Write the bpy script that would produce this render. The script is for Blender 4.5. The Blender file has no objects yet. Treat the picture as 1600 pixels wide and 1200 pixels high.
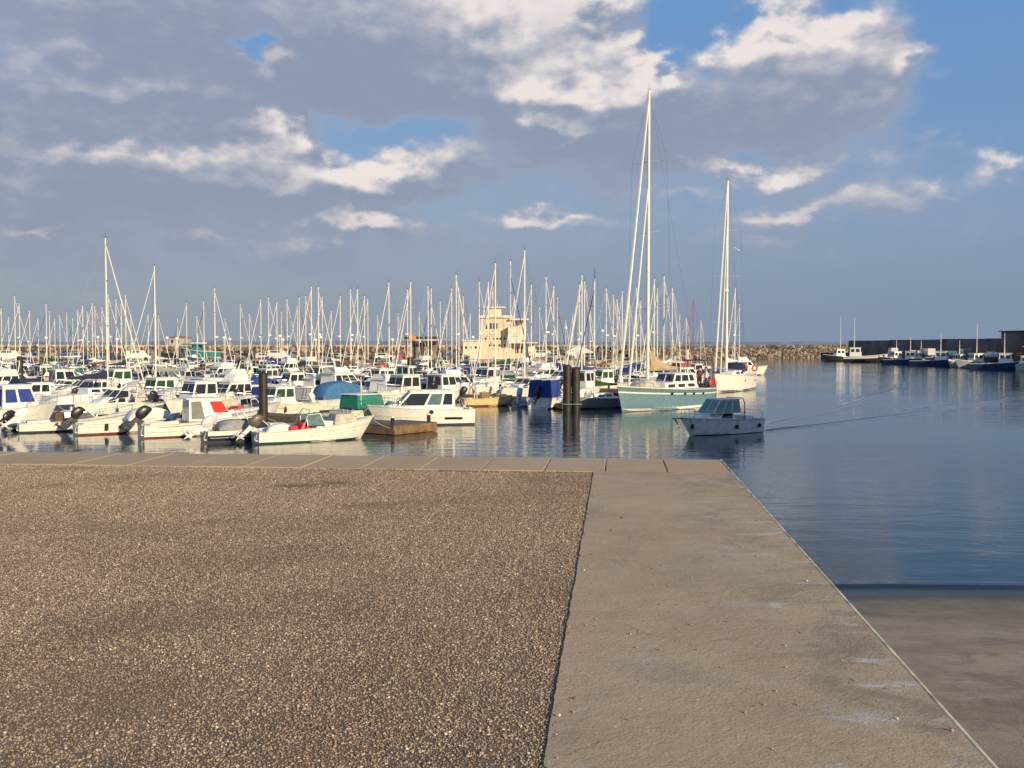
import bpy, math, random
import numpy as np
from mathutils import Vector, Matrix
random.seed(11)
R = math.radians
PI = math.pi
C = bpy.context.scene.collection
scn = bpy.context.scene

# ------------------------------------------------------------------ camera
F = 1600.0; HOR = 535.0; CAMZ = 1.65; WZ = -3.55
PITCH = math.atan((600 - HOR) / F)
cd = bpy.data.cameras.new('camera'); cam = bpy.data.objects.new('camera', cd); C.objects.link(cam)
cam.location = (0, 0, CAMZ); cam.rotation_euler = (PI/2 - PITCH, 0, 0)
cd.sensor_width = 36; cd.lens = 36.0 * F / 1600; cd.clip_end = 20000; cd.clip_start = 0.05
scn.camera = cam

# ------------------------------------------------------------------ light
SUN_AZ = 143.0      # clockwise from the view direction: behind the camera, to the right
SUN_EL = 18.0
sl = bpy.data.lights.new('sun', 'SUN'); sl.energy = 5.0; sl.angle = R(0.6); sl.color = (1.0, 0.80, 0.50)
so = bpy.data.objects.new('sun', sl); C.objects.link(so)
sd = Vector((math.sin(R(SUN_AZ))*math.cos(R(SUN_EL)), math.cos(R(SUN_AZ))*math.cos(R(SUN_EL)), math.sin(R(SUN_EL))))
so.rotation_euler = sd.to_track_quat('Z', 'Y').to_euler(); so.location = (30, -40, 30)
scn.view_settings.view_transform = 'Standard'; scn.view_settings.look = 'None'
scn.view_settings.exposure = 0.16; scn.view_settings.gamma = 1.0; scn.view_settings.use_curve_mapping = False

def lin(r, g, b):
    return tuple(((c/255)/12.92 if c/255 <= .04045 else ((c/255+.055)/1.055)**2.4) for c in (r, g, b))

class NT:
    def __init__(s, nt): s.nt = nt
    def n(s, t, **k):
        o = s.nt.nodes.new(t)
        for a, v in k.items(): setattr(o, a, v)
        return o
    def put(s, sock, v):
        if isinstance(v, bpy.types.NodeSocket): s.nt.links.new(v, sock)
        else: sock.default_value = v
    def m(s, op, *a, clamp=False):
        o = s.n('ShaderNodeMath', operation=op, use_clamp=clamp)
        for i, v in enumerate(a): s.put(o.inputs[i], v)
        return o.outputs[0]
    def v(s, op, *a):
        o = s.n('ShaderNodeVectorMath', operation=op)
        for i, v in enumerate(a): s.put(o.inputs[i], v)
        return o.outputs['Value'] if op in ('DOT_PRODUCT', 'LENGTH', 'DISTANCE') else o.outputs[0]
    def noise(s, vec, scale, detail=5, rough=.55, dist=0, out='Fac', lac=2.0):
        o = s.n('ShaderNodeTexNoise'); s.put(o.inputs['Vector'], vec); o.inputs['Scale'].default_value = scale
        o.inputs['Detail'].default_value = detail; o.inputs['Roughness'].default_value = rough
        o.inputs['Distortion'].default_value = dist; o.inputs['Lacunarity'].default_value = lac
        return o.outputs[out]
    def mix(s, f, a, b, mode='MIX'):
        o = s.n('ShaderNodeMix', data_type='RGBA', blend_type=mode); o.clamp_factor = True
        s.put(o.inputs[0], f)
        for i, c in ((6, a), (7, b)):
            if isinstance(c, tuple) and len(c) == 3: c = c + (1,)
            s.put(o.inputs[i], c)
        return o.outputs[2]
    def ss(s, x, a, b):
        o = s.n('ShaderNodeMapRange', interpolation_type='SMOOTHSTEP')
        s.put(o.inputs[0], x); o.inputs[1].default_value = a; o.inputs[2].default_value = b
        return o.outputs[0]

# sky: Nishita air plus broken evening cloud, all laid out by direction
STR = 0.1
world = bpy.data.worlds.new('World'); scn.world = world; world.use_nodes = True
world.node_tree.nodes.clear()
w = NT(world.node_tree)
bgn = w.n('ShaderNodeBackground'); bgn.inputs[1].default_value = STR
wo = w.n('ShaderNodeOutputWorld'); world.node_tree.links.new(bgn.outputs[0], wo.inputs[0])
sky = w.n('ShaderNodeTexSky', sky_type='NISHITA'); sky.sun_disc = False
sky.sun_elevation = R(SUN_EL); sky.sun_rotation = R(SUN_AZ); sky.air_density = 1.0; sky.dust_density = 0.6; sky.ozone_density = 2.0
tc = w.n('ShaderNodeTexCoord')
sep = w.n('ShaderNodeSeparateXYZ'); w.put(sep.inputs[0], tc.outputs['Generated'])
X, Y, Z = sep.outputs
az = w.m('ARCTAN2', X, Y)
el = w.m('ARCSINE', w.m('MAXIMUM', Z, 0.0))
K = 57.2958
comb = w.n('ShaderNodeCombineXYZ'); w.put(comb.inputs[0], w.m('MULTIPLY', az, K)); w.put(comb.inputs[1], w.m('MULTIPLY', el, K))
P0 = comb.outputs[0]                        # (azimuth, elevation) in degrees
dirv = tc.outputs['Generated']
def wcloud(off):
    """cloud thickness and light at direction, shifted by off degrees"""
    p = w.v('ADD', P0, off)
    st = w.v('MULTIPLY', p, (0.80, 1.30, 1.0))
    wn = w.noise(st, 0.16, 5, .52, 0, 'Color')
    wp = w.v('MULTIPLY', w.v('SUBTRACT', wn, (.5, .5, .5)), (13, 5.5, 0))
    wn2 = w.noise(st, 0.9, 4, .5, 0, 'Color')
    wp = w.v('ADD', wp, w.v('MULTIPLY', w.v('SUBTRACT', wn2, (.5, .5, .5)), (2.3, 1.9, 0)))
    q = w.v('ADD', p, wp)
    return p, q, st
def degs(px, py):
    X_, Y_ = (px-800)/F, -(py-600)/F
    f = Vector((X_, math.cos(PITCH)+Y_*math.sin(PITCH), -math.sin(PITCH)+Y_*math.cos(PITCH))).normalized()
    return math.degrees(math.atan2(f.x, f.y)), math.degrees(math.asin(f.z))
# px, py, half width, half height (in photograph pixels, turned into degrees), cover, brightness
BL = [(330,70,400,100,1.5,-.10),(90,250,260,85,1.4,-.12),(620,125,170,62,1.0,-.30),(860,60,120,80,1.2,.95),(350,250,190,60,.9,.0),
      (870,140,95,26,.8,.75),(740,-40,210,80,1.0,.35),(455,205,60,24,.8,1.0),(510,285,105,42,.9,.75),(230,232,180,15,.2,.45),(130,112,160,16,.1,.35),
      (650,278,90,28,.9,.05),(545,362,70,19,1.0,1.05),(845,340,66,14,.8,.75),(850,220,150,58,1.1,-.18),(980,200,110,60,.8,-.05),
      (1010,100,55,42,.8,.75),(1190,165,200,75,1.25,-.18),(1290,75,95,65,.9,.42),(1225,70,36,22,.3,.65),(1240,20,50,24,.5,.55),
      (1390,115,34,36,.5,.85),(1330,180,75,30,.45,.2),(1110,252,58,20,.7,.7),(1265,255,70,20,.8,.65),(1250,332,95,15,.8,.45),(1400,300,150,30,.5,.05),
      (1570,268,38,17,.75,.75),(1490,245,60,14,.5,.15),(80,350,50,14,.7,.75),(1040,298,70,14,.5,.35),(250,305,240,34,.75,-.02),(1420,305,40,10,.2,.5),
      (870,10,60,30,.3,.45),(300,395,460,40,.55,-.06),(330,385,70,10,.2,.4),(1000,380,600,60,.40,-.04),(1200,375,60,18,.25,.2),(850,190,60,14,.2,.5),(60,430,120,12,.25,.35),
      (425,50,26,20,-1.7,0),(590,205,95,30,-1.3,0),(1065,35,85,38,-1.3,0),(1550,110,120,110,-.7,0),(705,225,40,20,-.4,0),(580,132,22,9,-.5,.5),(1185,232,36,12,-.6,0),(620,330,60,20,-.3,0)]
def fields(off, light=True):
    p, q, st = wcloud(off)
    cov = None; br = None
    for (px, py, rx, ry, c, b) in BL:
        a, e = degs(px, py); sx = F/K/rx*1.0; sy = F/K/ry*1.0
        dv = w.v('MULTIPLY', w.v('SUBTRACT', q, (a, e, 0)), (sx*.9, sy*.9, 0))
        g = w.m('EXPONENT', w.m('MULTIPLY', w.v('DOT_PRODUCT', dv, dv), -1.0))
        cov = w.m('MULTIPLY_ADD', g, c, cov if cov else 0.0)
        if light and b: br = w.m('MULTIPLY_ADD', g, b, br if br else 0.0)
    fb = w.noise(st, 0.30, 7, .48, .15)
    # the same broken cover goes on all round, outside the clouds placed by name
    big = w.noise(w.v('MULTIPLY', dirv, (3, 3, 8)), 0.9, 5, .55, 0)
    away = w.ss(w.m('ABSOLUTE', w.m('MULTIPLY', az, K)), 27, 42)
    away = w.m('MAXIMUM', away, w.ss(w.m('MULTIPLY', el, K), 21, 34))
    away = w.m('MULTIPLY', away, w.m('MULTIPLY', w.m('SUBTRACT', big, .44), 4.0))
    dens = w.m('ADD', w.m('ADD', cov, away), w.m('MULTIPLY', w.m('SUBTRACT', fb, .5), 1.5))
    return dens, br, fb, st
d0, br, fb, st = fields((0, 0, 0))
d1, _, _, _ = fields((-.55, .65, 0), False)
relief = w.m('MULTIPLY', w.m('MULTIPLY', w.m('SUBTRACT', d0, d1), 1.7), w.m('MINIMUM', w.m('MAXIMUM', w.m('MULTIPLY_ADD', br, .8, .38), .2), 1.0))
cover = w.ss(d0, -.05, .95)
thick = w.ss(d0, .3, 1.5)
fine = w.noise(st, 1.3, 7, .6, .2)
lit = w.m('ADD', w.m('ADD', relief, w.m('MULTIPLY', br, .82)), w.m('ADD', w.m('MULTIPLY', w.m('SUBTRACT', fine, .5), .45), w.m('MULTIPLY', w.m('SUBTRACT', w.noise(w.v('MULTIPLY', st, (1, 1.25, 1)), .42, 4, .55, .3), .5), .8)))
lit = w.ss(lit, -.15, 1.35)
shade = w.mix(thick, lin(147, 159, 181), lin(137, 146, 166))
c1 = w.mix(lit, shade, lin(234, 223, 216))
# clear air: Nishita pulled toward the blue of the photograph, paler to the horizon
air = w.mix(1.0, sky.outputs[0], (1.0, 1.0, 1.0), 'MULTIPLY')
eld = w.m('MULTIPLY', el, K)
blue = w.mix(w.ss(eld, 3, 18), w.mix(w.ss(w.m('MULTIPLY', az, K), -22, 24), lin(141, 154, 173), lin(122, 144, 177)), lin(101, 144, 195))
haz = w.ss(eld, 9.5, 0.5)
cl10 = w.v('MULTIPLY', c1, (1/STR,)*3)
bl10 = w.v('MULTIPLY', blue, (1/STR,)*3)
airm = w.mix(.78, air, bl10)
skyc = w.mix(w.m('MULTIPLY', cover, .90), airm, cl10)
hz = w.mix(w.ss(w.m('MULTIPLY', az, K), -20, 26), lin(138, 147, 161), lin(120, 137, 162))
hz10 = w.v('MULTIPLY', hz, (1/STR,)*3)
skyc = w.mix(w.m('MULTIPLY', haz, .8), skyc, hz10)
w.put(bgn.inputs[0], skyc)
world.cycles.sampling_method = 'MANUAL'; world.cycles.sample_map_resolution = 256

# ------------------------------------------------------------------ helpers
def ray(px, py):
    X_, Y_ = (px-800)/F, -(py-600)/F
    return Vector((X_, math.cos(PITCH)+Y_*math.sin(PITCH), -math.sin(PITCH)+Y_*math.cos(PITCH)))
def onz(px, py, z):
    r = ray(px, py); t = (z-CAMZ)/r.z
    return Vector((r.x*t, r.y*t, z))
def atd(px, py, d):
    r = ray(px, py); t = d/r.y
    return Vector((r.x*t, d, CAMZ+r.z*t))
def proj(p):
    v = Vector(p)-Vector((0, 0, CAMZ))
    f = Vector((0, math.cos(PITCH), -math.sin(PITCH))); u = Vector((0, math.sin(PITCH), math.cos(PITCH)))
    dz = v.dot(f); return 800+F*v.x/dz, 600-F*v.dot(u)/dz

class MB:
    def __init__(s): s.v = []; s.f = []
    def add(s, vs, fs):
        b = len(s.v); s.v += [tuple(v) for v in vs]; s.f += [tuple(i+b for i in f) for f in fs]; return s
    def box(s, x0, x1, y0, y1, z0, z1):
        return s.add([(x0,y0,z0),(x1,y0,z0),(x1,y1,z0),(x0,y1,z0),(x0,y0,z1),(x1,y0,z1),(x1,y1,z1),(x0,y1,z1)],
              [(3,2,1,0),(4,5,6,7),(0,1,5,4),(1,2,6,5),(2,3,7,6),(3,0,4,7)])
    def cyl(s, a, b, r0, r1=None, n=8, cap=True):
        a, b = Vector(a), Vector(b); r1 = r0 if r1 is None else r1
        d = (b-a).normalized(); t = d.orthogonal().normalized(); u = d.cross(t)
        vs = [a+(t*math.cos(2*PI*i/n)+u*math.sin(2*PI*i/n))*r0 for i in range(n)]+[b+(t*math.cos(2*PI*i/n)+u*math.sin(2*PI*i/n))*r1 for i in range(n)]
        fs = [(i,(i+1)%n,n+(i+1)%n,n+i) for i in range(n)]
        if cap: fs += [tuple(range(n-1,-1,-1)), tuple(range(n,2*n))]
        return s.add(vs, fs)
    def tube(s, pts, r, n=6):
        for a, b in zip(pts, pts[1:]): s.cyl(a, b, r, r, n)
        return s
    def loft(s, rings, cap=True, closed=True):
        n = len(rings[0]); vs = [p for r in rings for p in r]; fs = []
        for k in range(len(rings)-1):
            for i in range(n if closed else n-1):
                j = (i+1) % n; fs.append((k*n+i, k*n+j, (k+1)*n+j, (k+1)*n+i))
        if cap: fs += [tuple(range(n-1,-1,-1)), tuple(range((len(rings)-1)*n, len(rings)*n))]
        return s.add(vs, fs)
    def sphere(s, c, r, n=8, sc=(1,1,1)):
        rings = []
        for k in range(1, n):
            th = PI*k/n
            rings.append([(c[0]+r*sc[0]*math.sin(th)*math.cos(2*PI*i/n), c[1]+r*sc[1]*math.sin(th)*math.sin(2*PI*i/n), c[2]-r*sc[2]*math.cos(th)) for i in range(n)])
        return s.loft(rings)
    def torus(s, c, R_, r, axis='x', n=14, m=6):
        rings = []
        for i in range(n+1):
            a = 2*PI*i/n; ring = []
            for j in range(m):
                b = 2*PI*j/m; rr = R_+r*math.cos(b); q = (rr*math.cos(a), rr*math.sin(a), r*math.sin(b))
                if axis == 'x': q = (q[2], q[0], q[1])
                elif axis == 'y': q = (q[0], q[2], q[1])
                ring.append((c[0]+q[0], c[1]+q[1], c[2]+q[2]))
            rings.append(ring)
        return s.loft(rings, cap=False)
    def xf(s, M):
        s.v = [tuple(M @ Vector(v)) for v in s.v]; return s
    def build(s, name, mat, parent=None, smooth=False, kind=None, bevel=0):
        me = bpy.data.meshes.new(name); me.from_pydata(s.v, [], s.f); me.validate(); me.update()
        if smooth:
            me.polygons.foreach_set('use_smooth', [True]*len(me.polygons))
            try: me.set_sharp_from_angle(angle=R(38))
            except Exception: pass
        me.materials.append(mat)
        o = bpy.data.objects.new(name, me); C.objects.link(o)
        if parent: o.parent = parent
        if kind: o['kind'] = kind
        if bevel:
            b = o.modifiers.new('bevel', 'BEVEL'); b.width = bevel; b.segments = 2; b.limit_method = 'ANGLE'
        return o

def thing(name, label, cat, loc=(0,0,0), rz=0, group=None):
    o = bpy.data.objects.new(name, None); C.objects.link(o); o.location = loc; o.rotation_euler = (0,0,rz)
    o.empty_display_size = .3
    tag(o, label, cat, group); return o
def tag(o, label, cat, group=None):
    o['label'] = label; o['category'] = cat
    if group: o['group'] = group
    return o
def copy_tree(o, parent=None, lvl=0):
    c = o.copy(); C.objects.link(c); c.parent = parent
    for ch in KIDS.get(o, []) or list(o.children): copy_tree(ch, c, lvl+1)
    return c
KIDS = {}
def paint(root, part, mat):
    for c in root.children:
        if c.name.split('.')[0] in part and c.material_slots:
            c.material_slots[0].link = 'OBJECT'; c.material_slots[0].material = mat

# ------------------------------------------------------------------ materials
MC = {}
def mat(name, col, rough=.5, metal=0, var=.12, vs=3.0, bump=0, bs=40, coat=0, spec=.5):
    if name in MC: return MC[name]
    m = bpy.data.materials.new(name); m.use_nodes = True; t = NT(m.node_tree); b = m.node_tree.nodes['Principled BSDF']
    tcn = t.n('ShaderNodeTexCoord').outputs['Object']
    b.inputs['Roughness'].default_value = rough; b.inputs['Metallic'].default_value = metal
    b.inputs['Specular IOR Level'].default_value = spec
    if coat: b.inputs['Coat Weight'].default_value = coat; b.inputs['Coat Roughness'].default_value = .08
    if var:
        n = t.noise(tcn, vs, 5, .6)
        d = tuple(max(0, c*(1-var*1.3)) for c in col); l = tuple(min(1, c*(1+var*.7)) for c in col)
        t.put(b.inputs['Base Color'], t.mix(t.ss(n, .3, .7), d, l))
    else: b.inputs['Base Color'].default_value = (*col, 1)
    if bump:
        bn = t.n('ShaderNodeBump'); bn.inputs['Strength'].default_value = bump; bn.inputs['Distance'].default_value = .02
        t.put(bn.inputs['Height'], t.noise(tcn, bs, 4, .6)); t.put(b.inputs['Normal'], bn.outputs[0])
    MC[name] = m; return m
WH = mat('white_gelcoat', (.78,.77,.72), .32, var=.08)
WH2 = mat('cream_gelcoat', (.74,.70,.58), .35, var=.1)
WH3 = mat('aged_white_gelcoat', (.62,.62,.59), .45, var=.15)
DECK = mat('pale_deck', (.66,.65,.60), .7, var=.12)
GREYD = mat('grey_deck', (.40,.40,.40), .7)
GL = mat('dark_glass', (.018,.022,.028), .08, var=0, spec=.8)
GLB = mat('blue_green_glass', (.10,.17,.18), .1, var=.2, spec=.8)
GLG = mat('green_tinted_glass', (.02,.07,.05), .12, var=.2)
BLK = mat('black_plastic', (.018,.018,.02), .35, var=.1)
ENG = mat('silver_engine', (.50,.51,.53), .35, var=.1)
ENW = mat('white_engine', (.72,.72,.70), .35, var=.08)
ALU = mat('painted_aluminium_spar', (.80,.75,.64), .45, var=.06, spec=.3)
STEEL = mat('stainless_steel', (.62,.62,.60), .25, metal=.85, var=.05)
WIRE = mat('rigging_wire', (.35,.35,.36), .4, metal=.4, var=0)
NAVY = mat('navy_gelcoat', (.012,.018,.055), .25)
TEAL = mat('teal_gelcoat', (.14,.25,.31), .32, var=.08)
TEALD = mat('dark_teal_gelcoat', (.12,.22,.22), .32, var=.08)
CBLUE = mat('blue_canvas', (.020,.050,.26), .85, var=.15)
CNAVY = mat('navy_canvas', (.018,.022,.075), .85, var=.15)
CLB = mat('light_blue_canvas', (.045,.15,.32), .85, var=.15)
CGREEN = mat('green_canvas', (.012,.20,.13), .85, var=.15)
CDG = mat('dark_green_canvas', (.012,.06,.035), .85, var=.15)
CRED = mat('red_canvas', (.72,.030,.022), .8, var=.1)
CTAN = mat('tan_canvas', (.44,.33,.19), .85, var=.15, bump=.3, bs=8)
CGREY = mat('grey_canvas', (.28,.28,.30), .85, var=.15)
CWH = mat('white_canvas', (.68,.67,.64), .85, var=.1)
CBRN = mat('brown_canvas', (.13,.07,.045), .85, var=.15)
CBEI = mat('beige_canvas', (.48,.44,.36), .9, var=.2, bump=.4, bs=6)
ORG = mat('orange_plastic', (.75,.12,.03), .5, var=.1)
REDP = mat('red_paint', (.50,.04,.03), .45, var=.12)
BLUEP = mat('blue_hull_paint', (.03,.05,.14), .5, var=.2)
TURQ = mat('turquoise_hull_paint', (.02,.25,.27), .5, var=.15)
DRK = mat('dark_hull_paint', (.025,.023,.028), .5, var=.2)
WOOD = mat('varnished_wood', (.22,.10,.04), .4, var=.25, vs=6)
YEL = mat('yellow_cream_gelcoat', (.72,.56,.26), .45, var=.15)
ANTI = mat('antifouling_paint', (.03,.035,.045), .6, var=.2)
ANTR = mat('red_antifouling', (.16,.03,.02), .6, var=.2)
RUB = mat('rubber', (.02,.02,.02), .8, var=.1)
ROPE = mat('mooring_rope', (.45,.40,.30), .9)
PILE = mat('creosoted_pile', (.030,.021,.019), .55, var=.4, vs=1.2, bump=.4, bs=6)
PONT = mat('weathered_pontoon_wood', (.20,.125,.065), .8, var=.3, vs=2.5, bump=.5, bs=9)
PDECK = mat('pontoon_deck_boards', (.13,.10,.085), .85, var=.3, vs=3, bump=.4, bs=12)

def cyc(*xs):
    return xs

corner = onz(1127, 718, 0)
ang = R(5.8)
U = Vector((math.sin(ang), math.cos(ang), 0)); V = Vector((-math.cos(ang), math.sin(ang), 0))   # U away, V to the left
def ground_mat(name, c_d, c_l, spots=False, wet=False, rough=.85, joint=False):
    m = bpy.data.materials.new(name); m.use_nodes = True; t = NT(m.node_tree); b = m.node_tree.nodes['Principled BSDF']
    o = t.n('ShaderNodeTexCoord').outputs['Object']
    n1 = t.noise(o, .55, 6, .62, .4); n2 = t.noise(o, 4.2, 6, .65, .3); n3 = t.noise(o, 70, 3, .6)
    col = t.mix(t.ss(n1, .32, .68), c_d, c_l)
    col = t.mix(t.m('MULTIPLY', t.ss(n2, .4, .72), .35), col, tuple(c*1.18 for c in c_l))
    col = t.mix(t.m('MULTIPLY', t.ss(n3, .50, .70), .45), col, tuple(c*.62 for c in c_d))
    if spots:
        n4 = t.noise(o, 1.1, 7, .7, 1.2)                       # pale lime/salt stains toward the edge
        col = t.mix(t.m('MULTIPLY', t.ss(n4, .57, .70), .5), col, (.45, .43, .42))
        n5 = t.noise(t.v('ADD', o, (31, 7, 0)), .8, 6, .65, .8)
        col = t.mix(t.m('MULTIPLY', t.ss(n5, .52, .74), .38), col, (.17, .135, .11))
        vo = t.n('ShaderNodeTexVoronoi'); t.put(vo.inputs['Vector'], o); vo.inputs['Scale'].default_value = 9
        pit = t.ss(vo.outputs['Distance'], .12, .05)
        pm = t.ss(t.noise(o, 2.2, 3, .5), .52, .62)
        col = t.mix(t.m('MULTIPLY', t.m('MULTIPLY', pit, pm), .9), col, (.035, .028, .022))
        sc_ = t.noise(t.v('MULTIPLY', t.v('ADD', o, (5, 2, 0)), (2.2, 7, 1)), .9, 7, .72, .6)
        em = t.ss(t.v('DOT_PRODUCT', t.v('SUBTRACT', o, tuple(corner)), tuple(V)), 1.1, .15)
        col = t.mix(t.m('MULTIPLY', t.m('MULTIPLY', t.ss(sc_, .55, .64), em), .25 if wet else .75), col, (.50, .49, .49))
        dk = t.noise(t.v('ADD', o, (1, 12, 0)), 1.6, 6, .7, .5)
        col = t.mix(t.m('MULTIPLY', t.m('MULTIPLY', t.ss(dk, .48, .66), em), .45), col, (.13, .10, .085))
        ck = t.n('ShaderNodeTexVoronoi', feature='DISTANCE_TO_EDGE'); t.put(ck.inputs['Vector'], t.v('ADD', o, t.v('MULTIPLY', t.noise(o, 3, 4, .6, 0, 'Color'), (.35, .35, 0)))); ck.inputs['Scale'].default_value = .8
        cm_ = t.m('MULTIPLY', t.ss(ck.outputs['Distance'], .006, .001), t.ss(t.noise(t.v('ADD', o, (7, 7, 0)), 1.0, 3, .5), .50, .60))
        col = t.mix(t.m('MULTIPLY', cm_, .3), col, (.10, .08, .065))
        vo2 = t.n('ShaderNodeTexVoronoi'); t.put(vo2.inputs['Vector'], t.v('ADD', o, (3.3, 1.7, 0))); vo2.inputs['Scale'].default_value = 5
        col = t.mix(t.ss(vo2.outputs['Distance'], .05, .03), col, (.55, .50, .42))
    b.inputs['Specular IOR Level'].default_value = .45 if wet else .12
    t.put(b.inputs['Roughness'], rough)
    if wet:
        sp = t.n('ShaderNodeSeparateXYZ'); t.put(sp.inputs[0], o)
        zz = t.m('ADD', sp.outputs[2], t.m('MULTIPLY', t.m('SUBTRACT', n1, .5), .34))
        wetf = t.ss(zz, WZ+.26, WZ+.06)
        algae = t.ss(zz, WZ+.75, WZ+.1)
        col = t.mix(t.m('MULTIPLY', algae, .55), col, (.055, .055, .032))
        col = t.mix(t.m('MULTIPLY', wetf, .85), col, (.012, .011, .011))
        t.put(b.inputs['Roughness'], t.m('MULTIPLY_ADD', wetf, -.5, rough))
    bn = t.n('ShaderNodeBump'); bn.inputs['Strength'].default_value = .55; bn.inputs['Distance'].default_value = .012
    h = t.m('ADD', t.m('MULTIPLY', n3, .5), t.m('MULTIPLY', t.noise(o, 22, 5, .6, .5), .9))
    t.put(bn.inputs['Height'], h); t.put(b.inputs['Normal'], bn.outputs[0])
    t.put(b.inputs['Base Color'], col)
    return m
CONC = ground_mat('walkway_concrete', (.375,.28,.190), (.445,.342,.238), spots=True)
SLABM = ground_mat('coping_concrete', (.42,.305,.195), (.45,.345,.23))
RAMPM = ground_mat('slipway_concrete', (.27,.20,.135), (.39,.295,.20), spots=True, wet=True)
WALLM = ground_mat('quay_wall_concrete', (.20,.17,.13), (.30,.26,.20), wet=True)
FARQ = ground_mat('far_quay_concrete', (.42,.34,.22), (.55,.46,.31))
BED = ground_mat('tar_bed', (.14,.10,.072), (.21,.155,.11))
ARRIS = mat('sunlit_cement_arris', (.66,.55,.39), .8, var=.4, vs=4, spec=.2)  # edge strip; its pale colour paints in the sunlit gleam along the arris

# ------------------------------------------------------------------ quay
def qp(u, v, z=0): return corner + U*u + V*v + Vector((0, 0, z))
def qbox(mb, u0, u1, v0, v1, z0, z1):
    a = [qp(u, v, z) for z in (z0, z1) for u, v in ((u0,v0),(u0,v1),(u1,v1),(u1,v0))]
    return mb.add(a, [(3,2,1,0),(4,5,6,7),(0,1,5,4),(1,2,6,5),(2,3,7,6),(3,0,4,7)])
WALKW = 1.76; COP = 1.50
q = qbox(MB(), -40, -.03, .03, 70, -7, -.10).build('quay', WALLM, kind='structure')
re_ = random.Random(9); us = [-COP-.012]; 
while us[-1] > -14: us.append(us[-1]-re_.uniform(.025,.07))
us.append(-40); edge = []; e_ = 0
for u_ in us: e_ = e_*.6+re_.gauss(0, .0018); edge.append(WALKW+e_-(.02 if re_.random() < .02 else 0))
mb = MB(); mb.v = [tuple(qp(u_, v_, z_)) for z_ in (-.10, .002) for u_, ed in zip(us, edge) for v_ in (.022, ed)]
n_ = len(us)
for i_ in range(n_-1):
    a_ = 2*n_+2*i_; mb.f.append((a_, a_+1, a_+3, a_+2)); mb.f.append((2*i_+1, 2*i_+3, a_+3, a_+1)); mb.f.append((2*i_, a_, a_+2, 2*i_+2))
mb.f.append((0, 1, 2*n_+1, 2*n_))
wk = mb.build('walkway', CONC, kind='structure')
qbox(MB(), -40, -COP-.012, WALKW-.06, 70, -.12, -.010).build('gravel_bed', BED, kind='structure')
qbox(MB(), -40, -.0, -.002, .018, -.16, .003).build('lit_arris_strip', ARRIS, wk, bevel=.006)
rs = random.Random(4)
v = .022; k = 0
while v < 26:
    wd = .80*(1+rs.uniform(-.02, .02))
    g = .012
    dz = rs.uniform(-.004, .004)
    qbox(MB(), -COP, 0, v+(0 if k == 0 else g), v+wd, -.10, .0+dz).build('slab', SLABM, q, bevel=.01)
    v += wd; k += 1
qbox(MB(), -COP, 0, v, 70, -.10, -.004).build('coping', SLABM, q)

# gravel: exposed stones, tiles of scattered pebbles
stone_cols = [(.42,.33,.25),(.35,.265,.20),(.25,.188,.145),(.66,.58,.48),(.13,.095,.075),(.37,.27,.205)]
def stone_mat():
    m = bpy.data.materials.new('gravel_stones'); m.use_nodes = True; t = NT(m.node_tree); b = m.node_tree.nodes['Principled BSDF']
    at = t.n('ShaderNodeAttribute'); at.attribute_name = 'tone'
    cr = t.n('ShaderNodeValToRGB'); t.put(cr.inputs[0], at.outputs['Fac']); cr.color_ramp.interpolation = 'CONSTANT'
    els = cr.color_ramp.elements; pos = [0, .20, .46, .66, .72, .86]
    while len(els) < 6: els.new(.5)
    for e, p, c in zip(els, pos, stone_cols): e.position = p; e.color = (*c, 1)
    geo = t.n('ShaderNodeNewGeometry')
    pn = t.noise(t.v('MULTIPLY', geo.outputs['Position'], (.7, 1.2, 1)), .55, 6, .62, .8)
    col = t.mix(t.m('MULTIPLY', t.ss(pn, .46, .70), .42), cr.outputs[0], (.085, .065, .055))
    rn = t.noise(t.v('ADD', geo.outputs['Position'], (9, 3, 0)), .7, 4, .6, .5)
    col = t.mix(t.m('MULTIPLY', t.ss(rn, .5, .68), .30), col, (.26, .17, .13))
    t.put(b.inputs['Base Color'], col); b.inputs['Roughness'].default_value = .7; b.inputs['Specular IOR Level'].default_value = .25
    return m
STM = stone_mat()
ico = None
def ico_data():
    ph = (1+5**.5)/2
    v = np.array([(-1,ph,0),(1,ph,0),(-1,-ph,0),(1,-ph,0),(0,-1,ph),(0,1,ph),(0,-1,-ph),(0,1,-ph),(ph,0,-1),(ph,0,1),(-ph,0,-1),(-ph,0,1)], float)
    v /= np.linalg.norm(v[0])
    f = np.array([(0,11,5),(0,5,1),(0,1,7),(0,7,10),(0,10,11),(1,5,9),(5,11,4),(11,10,2),(10,7,6),(7,1,8),(3,9,4),(3,4,2),(3,2,6),(3,6,8),(3,8,9),(4,9,5),(2,4,11),(6,2,10),(8,6,7),(9,8,1)])
    return v, f
IV, IF = ico_data()
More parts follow.
